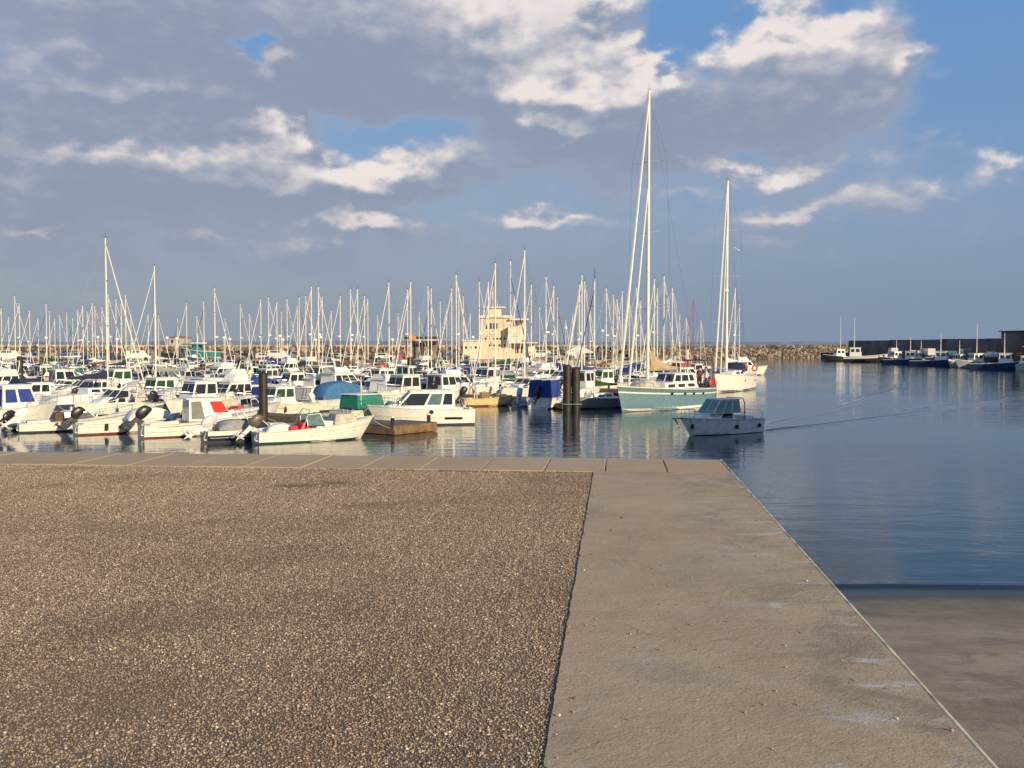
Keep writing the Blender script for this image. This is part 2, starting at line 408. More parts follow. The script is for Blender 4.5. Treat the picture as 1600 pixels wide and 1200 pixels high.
def rocks_mesh(name, pos, size, rng, mat_, flat=(1,1,1), jit=.25, tone=True):
    n = len(pos)
    # random rotations
    qn = rng.normal(size=(n,4)); qn /= np.linalg.norm(qn, axis=1)[:,None]
    a,b,c,d = qn.T
    Rm = np.stack([np.stack([1-2*(c*c+d*d),2*(b*c-a*d),2*(b*d+a*c)],1),np.stack([2*(b*c+a*d),1-2*(b*b+d*d),2*(c*d-a*b)],1),np.stack([2*(b*d-a*c),2*(c*d+a*b),1-2*(b*b+c*c)],1)],1)
    sc = size[:,None]*rng.uniform(.65,1.25,size=(n,3))
    vs = IV[None]*(1+rng.uniform(-jit,jit,size=(n,12,1)))
    vs = np.einsum('nij,nkj->nki', Rm, vs*sc[:,None,:])*np.array(flat)+pos[:,None,:]
    V_ = vs.reshape(-1,3); Fs = (IF[None]+12*np.arange(n)[:,None,None]).reshape(-1,3)
    me = bpy.data.meshes.new(name); me.vertices.add(len(V_)); me.vertices.foreach_set('co', V_.ravel())
    me.loops.add(Fs.size); me.loops.foreach_set('vertex_index', Fs.ravel().astype(np.int32))
    me.polygons.add(len(Fs)); me.polygons.foreach_set('loop_start', np.arange(0, Fs.size, 3, dtype=np.int32))
    me.update(calc_edges=True)
    if tone:
        at = me.attributes.new('tone', 'FLOAT', 'POINT'); at.data.foreach_set('value', np.repeat(rng.random(n), 12).astype(np.float32))
    me.materials.append(mat_); return me
rng = np.random.default_rng(5)
tiles = []
for k in range(3):
    n = 9800
    pos = np.zeros((n,3)); pos[:,0] = rng.uniform(0,1,n); pos[:,1] = rng.uniform(0,1,n); pos[:,2] = rng.uniform(-.004,.003,n)
    size = rng.gamma(5, .00076, n).clip(.0025,.0085)
    tiles.append(rocks_mesh('gravel_tile', pos, size, rng, STM, flat=(1,1,.75)))
# one object: a point grid carrying tile instances through geometry nodes
tilecol = bpy.data.collections.new('gravel_tiles')
for i, me in enumerate(tiles):
    o = bpy.data.objects.new('gravel_tile', me); tilecol.objects.link(o)
pts = []
for i in range(0, 12):
    for j in range(0, 13):
        u0 = -COP-.012-1.0-i*1.0; v0 = WALKW+.004+j*1.0
        c = qp(u0, v0)
        if c.y > 1.2 and abs(qp(u0+.5, v0+.5).x) < .54*qp(u0+1, v0).y+1.6: pts.append((u0, v0))
gm = bpy.data.meshes.new('gravel')
gm.from_pydata([tuple(qp(u0, v0, -.020)) for u0, v0 in pts], [], [])
g_o = bpy.data.objects.new('gravel', gm); C.objects.link(g_o); g_o['kind'] = 'stuff'
tag(g_o, 'coarse brown gravel of small loose stones left of the concrete walkway', 'gravel')
ng = bpy.data.node_groups.new('gravel_scatter', 'GeometryNodeTree')
ng.interface.new_socket('Geometry', in_out='INPUT', socket_type='NodeSocketGeometry'); ng.interface.new_socket('Geometry', in_out='OUTPUT', socket_type='NodeSocketGeometry')
gi = ng.nodes.new('NodeGroupInput'); go = ng.nodes.new('NodeGroupOutput')
ci = ng.nodes.new('GeometryNodeCollectionInfo'); ci.inputs['Collection'].default_value = tilecol; ci.inputs['Separate Children'].default_value = True; ci.inputs['Reset Children'].default_value = True
ip = ng.nodes.new('GeometryNodeInstanceOnPoints'); ip.inputs['Pick Instance'].default_value = True
# tile local axes: x runs to the left (V), y runs away (U): mirrored frame, use rotation by angle of U and shift
ip.inputs['Rotation'].default_value = (0, 0, -ang)
ng.links.new(gi.outputs[0], ip.inputs['Points']); ng.links.new(ci.outputs[0], ip.inputs['Instance']); ng.links.new(ip.outputs[0], go.inputs[0])
gm.vertices.foreach_set('co', np.array([tuple(qp(u0, v0+.992, -.008)) for u0, v0 in pts]).ravel())
md = g_o.modifiers.new('scatter', 'NODES'); md.node_group = ng

# weeds in the joint and a patch of dry grass on the gravel
GRASS = mat('dry_grass', (.13,.13,.045), .8, var=.5, vs=30)
def tufts(name, label, spots, h, n, seed):
    r = random.Random(seed); mb = MB()
    for (cx, cy, sx, sy, z) in spots:
        for _ in range(n):
            x = r.gauss(cx, sx); y = r.gauss(cy, sy); a = r.uniform(0, 2*PI); hh = h*r.uniform(.3, 1); l = r.uniform(.2, .9)*hh
            wv = .0022+.002*r.random(); dx, dy = math.cos(a), math.sin(a)
            mb.add([(x-dy*wv, y+dx*wv, z-.01),(x+dy*wv, y-dx*wv, z-.01),(x+dx*l*.4+dy*wv*.6, y+dy*l*.4-dx*wv*.6, z+hh*.6),(x+dx*l*.4-dy*wv*.6, y+dy*l*.4+dx*wv*.6, z+hh*.6),(x+dx*l, y+dy*l, z+hh)],
                   [(0,1,2,3),(3,2,4)])
    o = mb.build(name, GRASS, kind='stuff'); tag(o, label, 'weeds'); return o
g0 = onz(492, 757, 0)
tufts('grass_patch', 'low patch of dry yellow-green grass growing through the gravel', [(g0.x, g0.y, .28, .12, -.01), (g0.x-.2, g0.y-.12, .15, .06, -.01), (g0.x+.25, g0.y+.15, .15, .1, -.01)], .04, 260, 1)
sp = []
for px in (640, 690, 700, 712, 724, 742, 812, 850, 880, 560, 610, 520, 770): p = onz(px, 739-(928-px)*.0145, 0); sp.append((p.x, p.y, .05, .012, -.01))
tufts('weeds', 'short brown weeds in the joint between gravel and coping slabs', sp, .035, 45, 2)

rd_ = np.random.default_rng(14); nb = 150
dv_ = rd_.uniform(.05, WALKW, nb); du_ = -COP-10.5*rd_.random(nb)**.8; dv_[:60] = WALKW-abs(rd_.normal(0, .10, 60))
me_ = rocks_mesh('loose_stones', np.array([tuple(qp(a_, b_, .006)) for a_, b_ in zip(du_, dv_)]), rd_.uniform(.003, .009, nb), rd_, STM)
o_ = bpy.data.objects.new('loose_stones', me_); C.objects.link(o_); o_['kind'] = 'stuff'; tag(o_, 'few loose stones strewn over the concrete walkway', 'stones')
# slipway on the right, sloping down into the water
SX0 = corner.x - 2; ye = onz(1450, 921, WZ).y
slope = .125
def rz_(y): return WZ + (ye-y)*slope
mb = MB()
gx = [corner.x-6+i*1.0 for i in range(0, 34)]
ys = [-25, -15, -5]+[i*1.0 for i in range(0, 40)]
for j, y in enumerate(ys):
    for i, x in enumerate(gx): mb.v.append((x, y, rz_(y)))
for j in range(len(ys)-1):
    for i in range(len(gx)-1):
        a = j*len(gx)+i; mb.f.append((a, a+1, a+1+len(gx), a+len(gx)))
ramp = mb.build('slipway', RAMPM, kind='structure')

# unseen ground right of the slipway, added to carry the invented shade block
ap = MB().box(27.5, 140, -60, 31, -9, -.3).build('apron', WALLM, kind='structure')

# ------------------------------------------------------------------ water
def water_mat():
    m = bpy.data.materials.new('harbour_water'); m.use_nodes = True; t = NT(m.node_tree); b = m.node_tree.nodes['Principled BSDF']
    b.inputs['Base Color'].default_value = (.010, .026, .036, 1); b.inputs['Roughness'].default_value = .045; b.inputs['IOR'].default_value = 1.33
    o = t.n('ShaderNodeTexCoord').outputs['Object']
    n1 = t.noise(t.v('MULTIPLY', o, (.45, 1, 1)), .9, 3, .5, .3)
    n2 = t.noise(t.v('MULTIPLY', o, (.5, 1, 1)), 4.5, 3, .55, .2)
    n3 = t.noise(o, .03, 3, .5, .5)
    h = t.m('ADD', t.m('MULTIPLY', n1, .055), t.m('MULTIPLY', n2, .012))
    h = t.m('MULTIPLY', h, t.m('MULTIPLY_ADD', t.ss(n3, .35, .65), 1.1, .5))
    bn = t.n('ShaderNodeBump'); bn.inputs['Strength'].default_value = 1; bn.inputs['Distance'].default_value = .50
    t.put(bn.inputs['Height'], h); t.put(b.inputs['Normal'], bn.outputs[0])
    return m
WAT = water_mat()
MB().add([(-9000,-300,WZ),(9000,-300,WZ),(9000,14000,WZ),(-9000,14000,WZ)], [(0,1,2,3)]).build('water', WAT, kind='structure')
def ridge(name, pts, wid, hts, label, waves=1.0, seg=14):
    """a smooth ripple train running along pts on the water"""
    mb = MB(); P = []
    for a, b in zip(pts, pts[1:]):
        for k in range(seg): P.append(a.lerp(b, k/seg))
    P.append(pts[-1]); n = len(P); M_ = 14
    for i, p in enumerate(P):
        d = (P[min(i+1,n-1)]-P[max(i-1,0)]).normalized(); nn = Vector((-d.y, d.x, 0)); f = i/(n-1)
        hh = hts[0]+(hts[1]-hts[0])*f; fade = min(1, f*12, (1-f)*5); wd = wid[0]+(wid[1]-wid[0])*f
        for k in range(M_+1):
            s = k/M_*2-1; env = (1-s*s)**2
            q_ = p+nn*s*wd; mb.v.append((q_.x, q_.y, WZ+.003+hh*fade*env*(.5+.5*math.cos(s*waves*2*PI))))
    for i in range(n-1):
        for k in range(M_): a = i*(M_+1)+k; mb.f.append((a, a+1, a+M_+2, a+M_+1))
    o = mb.build(name, WAT, smooth=True, kind='stuff'); tag(o, label, 'wake'); return o
def wz(px, py): return onz(px, py, WZ)
ridge('wake', [wz(1176,676), wz(1260,666), wz(1400,648), wz(1500,634), wz(1640,613)], (.5,1.8), (.10,.05), 'thin dark wake line trailing right from the moving motorboat', 1.5)
ridge('wake', [wz(1184,667), wz(1250,650), wz(1330,630), wz(1400,608), wz(1420,588)], (.6,2.6), (.08,.03), 'fainter curving wake arm behind the moving motorboat', 1.5)
ridge('wavelet', [Vector((corner.x-1, ye+.1, 0)), Vector((8, ye+.25, 0)), Vector((12, ye+.05, 0)), Vector((20, ye+.3, 0))], (.55,.6), (.07,.07), 'small wavelet lapping along the foot of the slipway', 1.0)

# ------------------------------------------------------------------ boat hulls
class Hull:
    def __init__(s, L, B, fb, fs, dr=.35, rake=.9, stern=.86, full=2.4, mx=.45, flare=.16, chz=.0, sr=0.0, zs=0):
        s.__dict__.update(locals())
    def b(s, t):
        if t > s.mx: k = 1-((t-s.mx)/(1-s.mx))**s.full
        else: k = 1-(1-s.stern)*((s.mx-t)/s.mx)**2
        return max(.015, k*s.B/2)
    def sheer(s, t): return s.fs+(s.fb-s.fs)*t**1.9
    def S(s, t, h, side=1, off=0):
        b = s.b(t); sh = s.sheer(t); zc = s.chz+.30*s.fb*t**4; zk = -s.dr*(1-t**7)
        bw = b*(1-s.flare*(1+1.3*t*t)) if t < .995 else .012
        if h < .34: f = h/.34; y = bw*(f**.8); z = zk+(zc-zk)*f**1.5
        else:
            f = (h-.34)/.66; y = bw+(b-bw)*f**1.15; z = zc+(sh-zc)*f
        hh = (z+s.dr)/(sh+s.dr)
        x = -s.L/2+s.L*t - s.rake*(1-hh)*t**5 + s.sr*(hh-1)*(1-t)**4
        return Vector((x, side*(y+off), z))
    def at_z(s, t, z, side=1, off=0):
        lo, hi = .2, 1.0
        for _ in range(18):
            m = (lo+hi)/2
            if s.S(t, m).z < z: lo = m
            else: hi = m
        return s.S(t, (lo+hi)/2, side, off)
    def skin(s, nt=16, zlo=None):
        mb = MB(); hs = [0,.12,.24,.34,.5,.7,.88,1]
        ts = [i/nt for i in range(nt)]+[.985, 1.0]
        rings = []
        for t in ts: rings.append([s.S(t,h,-1) for h in hs[::-1]]+[s.S(t,h,1) for h in hs[1:]])
        mb.loft(rings, cap=False, closed=False)
        n = len(rings[0]); mb.f.append(tuple(range(n)))       # transom
        return mb
    def band(s, f0, f1, off=.006, t0=0, t1=1, n=18, absz=False, transom=True):
        """strip round the hull; f0,f1 as fraction of sheer height or absolute z"""
        mb = MB()
        for side in (-1, 1):
            rows = []
            for i in range(n+1):
                t = t0+(t1-t0)*i/n
                z0, z1 = (f0, f1) if absz else (f0*s.sheer(t), f1*s.sheer(t))
                rows.append([s.at_z(t, z0, side, off), s.at_z(t, z1, side, off)])
            mb.loft(rows, cap=False, closed=False)
        return mb
    def rail(s, r, t0=0, t1=1, n=16, dz=0, f=1.0):
        mb = MB()
        for side in (-1, 1):
            P = [s.S(t0+(t1-t0)*i/n, f, side, 0)+Vector((0,0,dz)) for i in range(n+1)]
            mb.tube(P, r, 5)
        if t0 == 0: mb.tube([s.S(0, f, -1)+Vector((0,0,dz)), s.S(0, f, 1)+Vector((0,0,dz))], r, 5)
        return mb
    def deck(s, c0=None, c1=None, well=.45, sd=.22, camber=.04, nt=18):
        """deck; open well between c0 and c1 (t), with side decks of width sd and a sole well metres below the sheer"""
        mb = MB(); ts = sorted(set([i/nt for i in range(nt+1)]+([c0, c1] if c0 is not None else [])))
        def e(t, side): p = s.S(t, 1, side, -.01); return p
        for a, b in zip(ts, ts[1:]):
            inw = c0 is not None and a >= c0-1e-6 and b <= c1+1e-6
            if not inw:
                mb.add([e(a,-1), e(b,-1), Vector((e(b,1).x, 0, e(b,1).z+camber)), Vector((e(a,1).x, 0, e(a,1).z+camber))], [(0,1,2,3)])
                mb.add([Vector((e(a,1).x, 0, e(a,1).z+camber)), Vector((e(b,1).x, 0, e(b,1).z+camber)), e(b,1), e(a,1)], [(0,1,2,3)])
            else:
                for sd_ in (-1, 1):
                    pa, pb = e(a, sd_), e(b, sd_); ia = pa-Vector((0, sd_*sd, 0)); ib = pb-Vector((0, sd_*sd, 0))
                    za = ia.copy(); za.z -= well; zb = ib.copy(); zb.z -= well
                    mb.add([pa, pb, ib, ia], [(0,1,2,3)]); mb.add([ia, ib, zb, za], [(0,1,2,3)])
                    mb.add([za, zb, Vector((zb.x,0,zb.z)), Vector((za.x,0,za.z))], [(0,1,2,3)])
        if c0 is not None:
            for t in (c0, c1):
                p = e(t, 1); q_ = e(t, -1); i1 = p-Vector((0,sd,0)); i2 = q_+Vector((0,sd,0)); cz = camber if 0 < t < 1 else 0
                mb.add([i1, i2, i2-Vector((0,0,well)), i1-Vector((0,0,well)), Vector((p.x,0,p.z+cz)) ], [(0,1,2,3),(0,4,1)])
        return mb

def quad_panel(q4, s0, s1, t0, t1, off=.012, th=.02):
    bl, br, tr, tl = [Vector(p) for p in q4]
    n = (br-bl).cross(tl-bl).normalized()
    def P(s, t): return bl.lerp(br, s).lerp(tl.lerp(tr, s), t)
    c = [P(s0,t0), P(s1,t0), P(s1,t1), P(s0,t1)]
    vs = [p+n*off for p in c]+[p-n*th for p in c]
    return MB().add(vs, [(0,1,2,3),(0,4,5,1),(1,5,6,2),(2,6,7,3),(3,7,4,0)])

def house(root, x0, x1, w0, w1, z0, z1, fr, ar, m, wins=(), front=(), aft=(), glass=GL, name='cabin', roof=None, roofm=None, front_w=None, rz0=0, grand=True):
    """trapezoid cabin. wins: (s0,s1,t0,t1) on both sides measured stern->bow"""
    fw = front_w or w0
    B = [Vector((x0,-w0/2,z0)), Vector((x1,-fw/2,z0+rz0)), Vector((x1,fw/2,z0+rz0)), Vector((x0,w0/2,z0))]
    k = fw/w0
    T = [Vector((x0+ar,-w1/2,z1)), Vector((x1-fr,-w1/2*k,z1)), Vector((x1-fr,w1/2*k,z1)), Vector((x0+ar,w1/2,z1))]
    o = MB().add(B+T, [(3,2,1,0),(4,5,6,7),(0,1,5,4),(1,2,6,5),(2,3,7,6),(3,0,4,7)]).build(name, m, root, bevel=.10 if 'canvas' in name or 'cover' in name else .03)
    def w_(q4, lst, nm='window'):
        for it in lst:
            g = it[4] if len(it) > 4 else glass
            nm2 = 'window_cover' if g in (CRED,CBLUE,CGREEN,CNAVY,CDG,CLB) else nm
            quad_panel(q4, *it[:4]).build(nm2, g, o)
    w_([B[0], B[1], T[1], T[0]], wins); w_([B[2], B[3], T[3], T[2]], [(1-i[1], 1-i[0])+tuple(i[2:]) for i in wins])
    w_([B[1], B[2], T[2], T[1]], front); w_([B[3], B[0], T[0], T[3]], aft)
    if roof:
        ov, th = roof
        rp = []
        for z, g in ((z1-.005, 0), (z1+th*.6, .0), (z1+th, -.12)):
            rp.append([(T[0].x-ov-g, -w1/2-ov*.5-g, z), (T[1].x+ov*.8+g, -w1/2*k-ov*.5-g, z), (T[1].x+ov*.8+g, w1/2*k+ov*.5+g, z), (T[0].x-ov-g, w1/2+ov*.5+g, z)])
        MB().loft(rp).build('roof', roofm or m, root, bevel=.015)
    return o

def canopy(root, x0, x1, w, z0, z1, m, slope=.3, name='canopy', drop=.0, n=8):
    """rounded fabric cover: cross-sections along x"""
    rings = []
    for i in range(n+1):
        f = i/n; x = x0+(x1-x0)*f; e = math.sin(PI*min(1, max(0, f)))**.35 if slope else 1
        h = z0+(z1-z0)*(max(.18, e))-drop*f; ww = w*(.82+.18*e)
        rings.append([(x, -ww/2, z0), (x, -ww/2*.97, z0+(h-z0)*.6), (x, -ww/2*.75, z0+(h-z0)*.93), (x, 0, h), (x, ww/2*.75, z0+(h-z0)*.93), (x, ww/2*.97, z0+(h-z0)*.6), (x, ww/2, z0)])
    return MB().loft(rings).build(name, m, root, smooth=True)

def outboard(root, x, y, z, tilt, m=BLK, s=1.0, legm=None):
    """motor hung on the transom; tilt in degrees, positive raises the propeller aft"""
    M_ = Matrix.Translation((x, y, z)) @ Matrix.Rotation(R(tilt), 4, 'Y') @ Matrix.Scale(s, 4)
    rings = []
    for zz, a, b, dx in ((.10,.12,.10,-.20),(.20,.19,.135,-.23),(.34,.215,.15,-.25),(.56,.205,.15,-.255),(.70,.17,.13,-.235),(.745,.11,.09,-.21)):
        rings.append([(dx-a,-b*.6,zz),(dx-a*.6,-b,zz),(dx+a*.6,-b,zz),(dx+a,-b*.6,zz),(dx+a,b*.6,zz),(dx+a*.6,b,zz),(dx-a*.6,b,zz),(dx-a,b*.6,zz)])
    e = MB().loft(rings).xf(M_).build('outboard_motor', m, root, smooth=True)
    lm = legm or m
    leg = MB().loft([[(-.32,-.05,.2),(-.12,-.07,.2),(-.12,.07,.2),(-.32,.05,.2)],[(-.32,-.035,-.35),(-.16,-.04,-.35),(-.16,.04,-.35),(-.32,.035,-.35)],[(-.36,-.02,-.62),(-.20,-.03,-.62),(-.20,.03,-.62),(-.36,.02,-.62)]])
    leg.box(-.46,-.14,-.10,.10,-.37,-.345); leg.cyl((-.08,0,-.58),(-.44,0,-.58),.035,.055,8)
    leg.box(-.14,.06,-.12,.12,-.10,.12); leg.add([(-.34,-.008,-.62),(-.24,-.008,-.62),(-.30,0,-.82),(-.34,.008,-.62),(-.24,.008,-.62)],[(0,1,2),(3,2,4),(0,2,3),(1,4,2)])
    leg.xf(M_).build('engine_leg', lm, e)
    pr = MB().cyl((-.44,0,-.58),(-.54,0,-.58),.04,.025,8)
    for k in range(3):
        a = 2*PI*k/3; c_, s_ = math.cos(a), math.sin(a)
        pr.add([(-.47,-.02*s_+.03*c_,-.58+.02*c_+.03*s_),(-.51,.02*s_+.03*c_,-.58-.02*c_+.03*s_),(-.53,.15*c_+.05*s_,-.58+.15*s_-.05*c_),(-.47,.15*c_-.05*s_,-.58+.15*s_+.05*c_)],[(0,1,2,3),(3,2,1,0)])
    pr.xf(M_).build('propeller', ENG if m is not BLK else BLK, e)
    return e

def pulpit(root, H, t0=.62, t1=.99, h=.55, r=.014, name='bow_rail', n=7, m=STEEL, mid=True):
    mb = MB()
    for side in (-1, 1):
        T = [H.S(t0+(t1-t0)*i/n, 1, side, -.04)+Vector((0,0,h*(1 if i else .0))) for i in range(n+1)]
        mb.tube(T, r, 5)
        if mid: mb.tube([H.S(t0+(t1-t0)*i/n, 1, side, -.04)+Vector((0,0,h*.5*(1 if i else .0))) for i in range(n+1)], r*.6, 4)
        for i in range(1, n+1, 2):
            b = H.S(t0+(t1-t0)*i/n, 1, side, -.04); mb.cyl(b, b+Vector((0,0,h)), r, r, 5)
    a = H.S(t1, 1, -1, -.04)+Vector((0,0,h)); b = H.S(t1, 1, 1, -.04)+Vector((0,0,h)); c = (a+b)/2+Vector((.12,0,.02))
    mb.tube([a, c, b], r, 5)
    return mb.build(name, m, root)

def fender(root, H, t, side=-1, m=RUB, r=.09, l=.4, z=.3):
    p = H.at_z(t, z+.2, side, r+.02); top = H.S(t, 1, side, .02)
    mb = MB().cyl(p+Vector((0,0,-l/2)), p+Vector((0,0,l/2)), r, r, 8).cyl(p+Vector((0,0,l/2)), top, .01, .01, 4)
    return mb.build('fender', m, root, smooth=True)

def basic(root, H, hm=WH, dm=DECK, stripe=None, sz=(.62,.74), c0=.05, c1=.5, boot=ANTI, rub=None, well=.45, bt=.11):
    H.skin().build('hull', hm, root, smooth=True)
    H.deck(c0, c1, well).build('deck', dm, root)
    H.band(.0, bt, .012, absz=True).build('boot_stripe', boot, root, smooth=True)
    if stripe: H.band(sz[0], sz[1], .006).build('hull_stripe', stripe, root, smooth=True)
    H.rail(.028).build('rubbing_strake', rub or WH3, root)
    H.rail(.016, .02, .97, 14, f=.62).build('hull_crease', GREYD if hm is WH3 else WH3, root)
    L_ = H.L/2; MB().tube([Vector((L_-.25,.12,H.fb+.02)), Vector((L_+.35,.4,H.fb*.62)), Vector((L_+1.1,.7,.5))], .016, 5).build('mooring_line', ROPE, root)
    for sd_ in (-1, 1):
        p_ = H.S(.04, 1, sd_, -.15); MB().cyl(p_+Vector((-.0,0,.0)), p_+Vector((0,0,.09)), .025, .025, 6).cyl(p_+Vector((-.11,0,.10)), p_+Vector((.11,0,.10)), .02, .02, 6).build('cleat', STEEL, root)
    MB().box(-L_-.12,-L_+.02,-.30*H.B,-.12*H.B,.16,.22).cyl((-L_-.12,-.28*H.B,.2),(-L_-.02,-.28*H.B,H.fs+.1),.015,.015,5).cyl((-L_-.12,-.14*H.B,.2),(-L_-.02,-.14*H.B,H.fs+.1),.015,.015,5).build('swim_ladder', WH3, root)

def place(root, x, y, az, s=1.0):
    root.location = (x, y, WZ); root.rotation_euler = (0, 0, R(90-az)); root.scale = (s, s, s); return root

NAZ = 38.0
placed = []           # (x, y, r) taken berths
def hero(name, label, px, py, az, cat='boat', s=1.0, r=2.2):
    if py > 665 and az < 100: py -= 6
    """px,py: where the middle of the waterline shows"""
    p = wz(px, py); root = thing(name, label, cat); place(root, p.x, p.y, az, s); placed.append((p.x, p.y, r))
    if py > 665 and az < 100: root.scale = (1.06, .86, .86)
    return root

def windscreen(root, x, w, z, h, rake, m=GL, sidel=.8, fm=WH):
    """three-sided framed screen opening aft"""
    f = MB(); g = [(x,-w/2,z),(x,w/2,z),(x-rake,w/2*.86,z+h),(x-rake,-w/2*.86,z+h)]
    a0 = (x-sidel,-w/2,z); a1 = (x-sidel-.05,-w/2*.9,z+h*.92); b0 = (x-sidel,w/2,z); b1 = (x-sidel-.05,w/2*.9,z+h*.92)
    for P in ((g[0],g[3],a1,a0),(g[1],g[2],b1,b0),(g[3],g[2]),(g[0],g[1])): f.tube([Vector(p) for p in P], .025, 5)
    f.tube([Vector(((x),0,z)), Vector((x-rake,0,z+h))], .02, 5)
    fr = f.build('windscreen_frame', fm, root)
    for q4 in ([g[0],g[1],g[2],g[3]], [a0,g[0],g[3],a1], [g[1],b0,b1,g[2]]):
        quad_panel(q4, .03, .97, .04, .96, .002, .008).build('pane', m, fr)
    return fr

def arch(root, x, w, z0, z1, m=STEEL, r=.022, lean=-.3, name='arch'):
    P = [Vector((x,-w/2,z0)), Vector((x+lean*.7,-w/2,z0+(z1-z0)*.75)), Vector((x+lean,-w/2*.8,z1)), Vector((x+lean,w/2*.8,z1)), Vector((x+lean*.7,w/2,z0+(z1-z0)*.75)), Vector((x,w/2,z0))]
    return MB().tube(P, r, 6).build(name, m, root)

def cyl_part(root, name, a, b, r, m, r1=None): return MB().cyl(a, b, r, r1, 6).build(name, m, root)
def buoy(root, x, y, z, axis='y'):
    return MB().torus((x, y, z), .26, .075, axis).build('lifebuoy', ORG, root, smooth=True)

# ---------------- the front row, left to right
r_ = hero('motorboat', 'white cabin boat with blue window covers cut by the left edge of the frame', 8, 669, 42, r=2.6)
H = Hull(6.8, 2.6, 1.35, .95); basic(r_, H, WH, c0=.05, c1=.42)
house(r_, -.5, 1.9, 1.9, 1.6, 1.05, 2.45, .55, .1, WH, wins=[(.08,.42,.25,.85,CBLUE),(.5,.93,.25,.85,CBLUE)], front=[(.06,.94,.25,.88,CBLUE)], aft=[(.08,.92,.1,.86,CBLUE)], roof=(.12,.08), front_w=1.5)
pulpit(r_, H); cyl_part(r_, 'antenna', (0,.3,2.5), (-.1,.3,4.2), .012, WH); fender(r_, H, .45)

r_ = hero('motorboat', 'open white boat with slanted grey windscreen and white outboard, second of front row', 122, 678, 62, r=2.6)
H = Hull(6.0, 2.3, 1.25, .62, full=2.6); basic(r_, H, WH, c0=.06, c1=.55, boot=ANTI)
windscreen(r_, .9, 1.7, .85, .5, .45, GL, 1.6); outboard(r_, -3.0, 0, .75, 45, ENW, 1.15)
house(r_, .9, 2.4, 1.4, 1.0, .8, 1.12, .8, .0, WH2, wins=[(.1,.75,.2,.8)], front_w=.7, name='cuddy')
MB().box(-1.2,-.5,-.45,.45,.5,1.25).build('console', CBRN, r_, bevel=.05); MB().box(-2.6,-2.0,-.8,.8,.35,.78).build('seat', CWH, r_, bevel=.05)
pulpit(r_, H, .5, .98, .4); H.band(.8,.9,.008,.3,1).build('hull_stripe', GREYD, r_)

r_ = hero('outboard_dinghy', 'small black outboard tender floating left of the open white boat', 46, 676, 30, r=1.2)
H = Hull(2.9, 1.4, .5, .38, dr=.15, rake=.3); basic(r_, H, GREYD, c0=.08, c1=.75, well=.3); outboard(r_, -1.45, 0, .5, 52, BLK, 1.2)

r_ = hero('motorboat', 'low white boat with tilted black outboard left of the red screened boat', 203, 681, 56, r=2.2)
H = Hull(5.6, 2.2, 1.2, .68); basic(r_, H, WH, c0=.06, c1=.5, boot=ANTR)
outboard(r_, -2.8, .1, .85, 42, BLK, 1.25); canopy(r_, -.2, 2.2, 1.8, .8, 1.7, CWH)
H.band(.68,.72,.008).build('hull_stripe', GREYD, r_); fender(r_, H, .25, -1)

r_ = hero('cabin_boat', 'white cabin boat with bright red windscreen cover and black outboard', 318, 685, 58, r=2.8)
H = Hull(6.4, 2.45, 1.50, .80, full=2.7); basic(r_, H, WH, c0=.05, c1=.46, boot=ANTR, bt=.09)
house(r_, -.95, 1.5, 1.8, 1.6, .95, 2.38, .75, .05, WH, wins=[(.06,.36,.1,.9,mat('curtained_glass', (.17,.17,.16), .3)),(.62,.98,.36,.88,CRED)], front=[(.04,.96,.34,.9,CRED)], aft=[(.06,.46,.35,.88,GLB),(.58,.94,.02,.92,GLB)], roof=(.16,.07), front_w=1.55)
outboard(r_, -3.2, 0, .95, 40, BLK, 1.38); pulpit(r_, H, .55, .99, .5); H.band(.80,.84,.01,.1,1).build('hull_stripe', WOOD, r_)
H.band(.45,.50,.02,.0,.4).build('hull_crease', WH3, r_); fender(r_, H, .92, -1, CWH, .1)

r_ = hero('speedboat', 'navy hulled speedboat with grey hardtop and silver outboard', 400, 693, 58, r=2.2)
H = Hull(5.2, 2.1, .95, .70); basic(r_, H, NAVY, c0=.06, c1=.5)
H.band(.62,1.0,.012).build('topside', WH, r_); outboard(r_, -2.55, 0, .65, 48, ENG, 1.29, ENW)
windscreen(r_, .55, 1.6, .8, .55, .5, GL, 1.1); arch(r_, -.4, 1.8, .75, 1.9, WH, .03, -.5, 'targa_arch'); canopy(r_, -2.0, -.3, 1.7, .75, 1.35, CGREY)
house(r_, .6, 1.9, 1.2, .9, .78, 1.0, .5, 0, WH, name='cuddy', front_w=.7)

r_ = hero('fishing_motorboat', 'white motorboat with beige canvas over its foredeck and dark tilted outboard', 494, 694, 62, r=2.6)
H = Hull(6.1, 2.35, 1.40, .70, full=2.8); basic(r_, H, WH, c0=.05, c1=.62, boot=CDG, bt=.10)
outboard(r_, -3.05, .15, .75, 38, mat('bronze_engine', (.10,.085,.06), .4), 1.25, ENG)
windscreen(r_, .3, 1.5, .95, .75, .25, GLB, .9); MB().box(-.1,.9,-.5,.5,.45,1.2).build('console', WH, r_, bevel=.05)
MB().box(-.9,-.4,-.45,.45,.4,1.15).build('seat', CRED, r_, bevel=.06); house(r_, .75, 2.1, 1.7, 1.35, 1.0, 1.62, .25, .1, CBEI, name='foredeck_cover', front_w=1.2)
MB().box(-2.2,-1.5,.5,.9,.5,.9).build('cool_box', CLB, r_, bevel=.03); MB().box(-1.5,-1.1,-.85,-.55,.5,1.0).build('seat', CRED, r_, bevel=.05); arch(r_, -.9, 1.9, .85, 1.95, STEEL, .025, .4, 'bimini_frame')
H.band(.66,.70,.01).build('hull_stripe', WH3, r_); canopy(r_, -2.6, -1.1, 1.1, .5, 1.15, CWH, name='engine_cover')

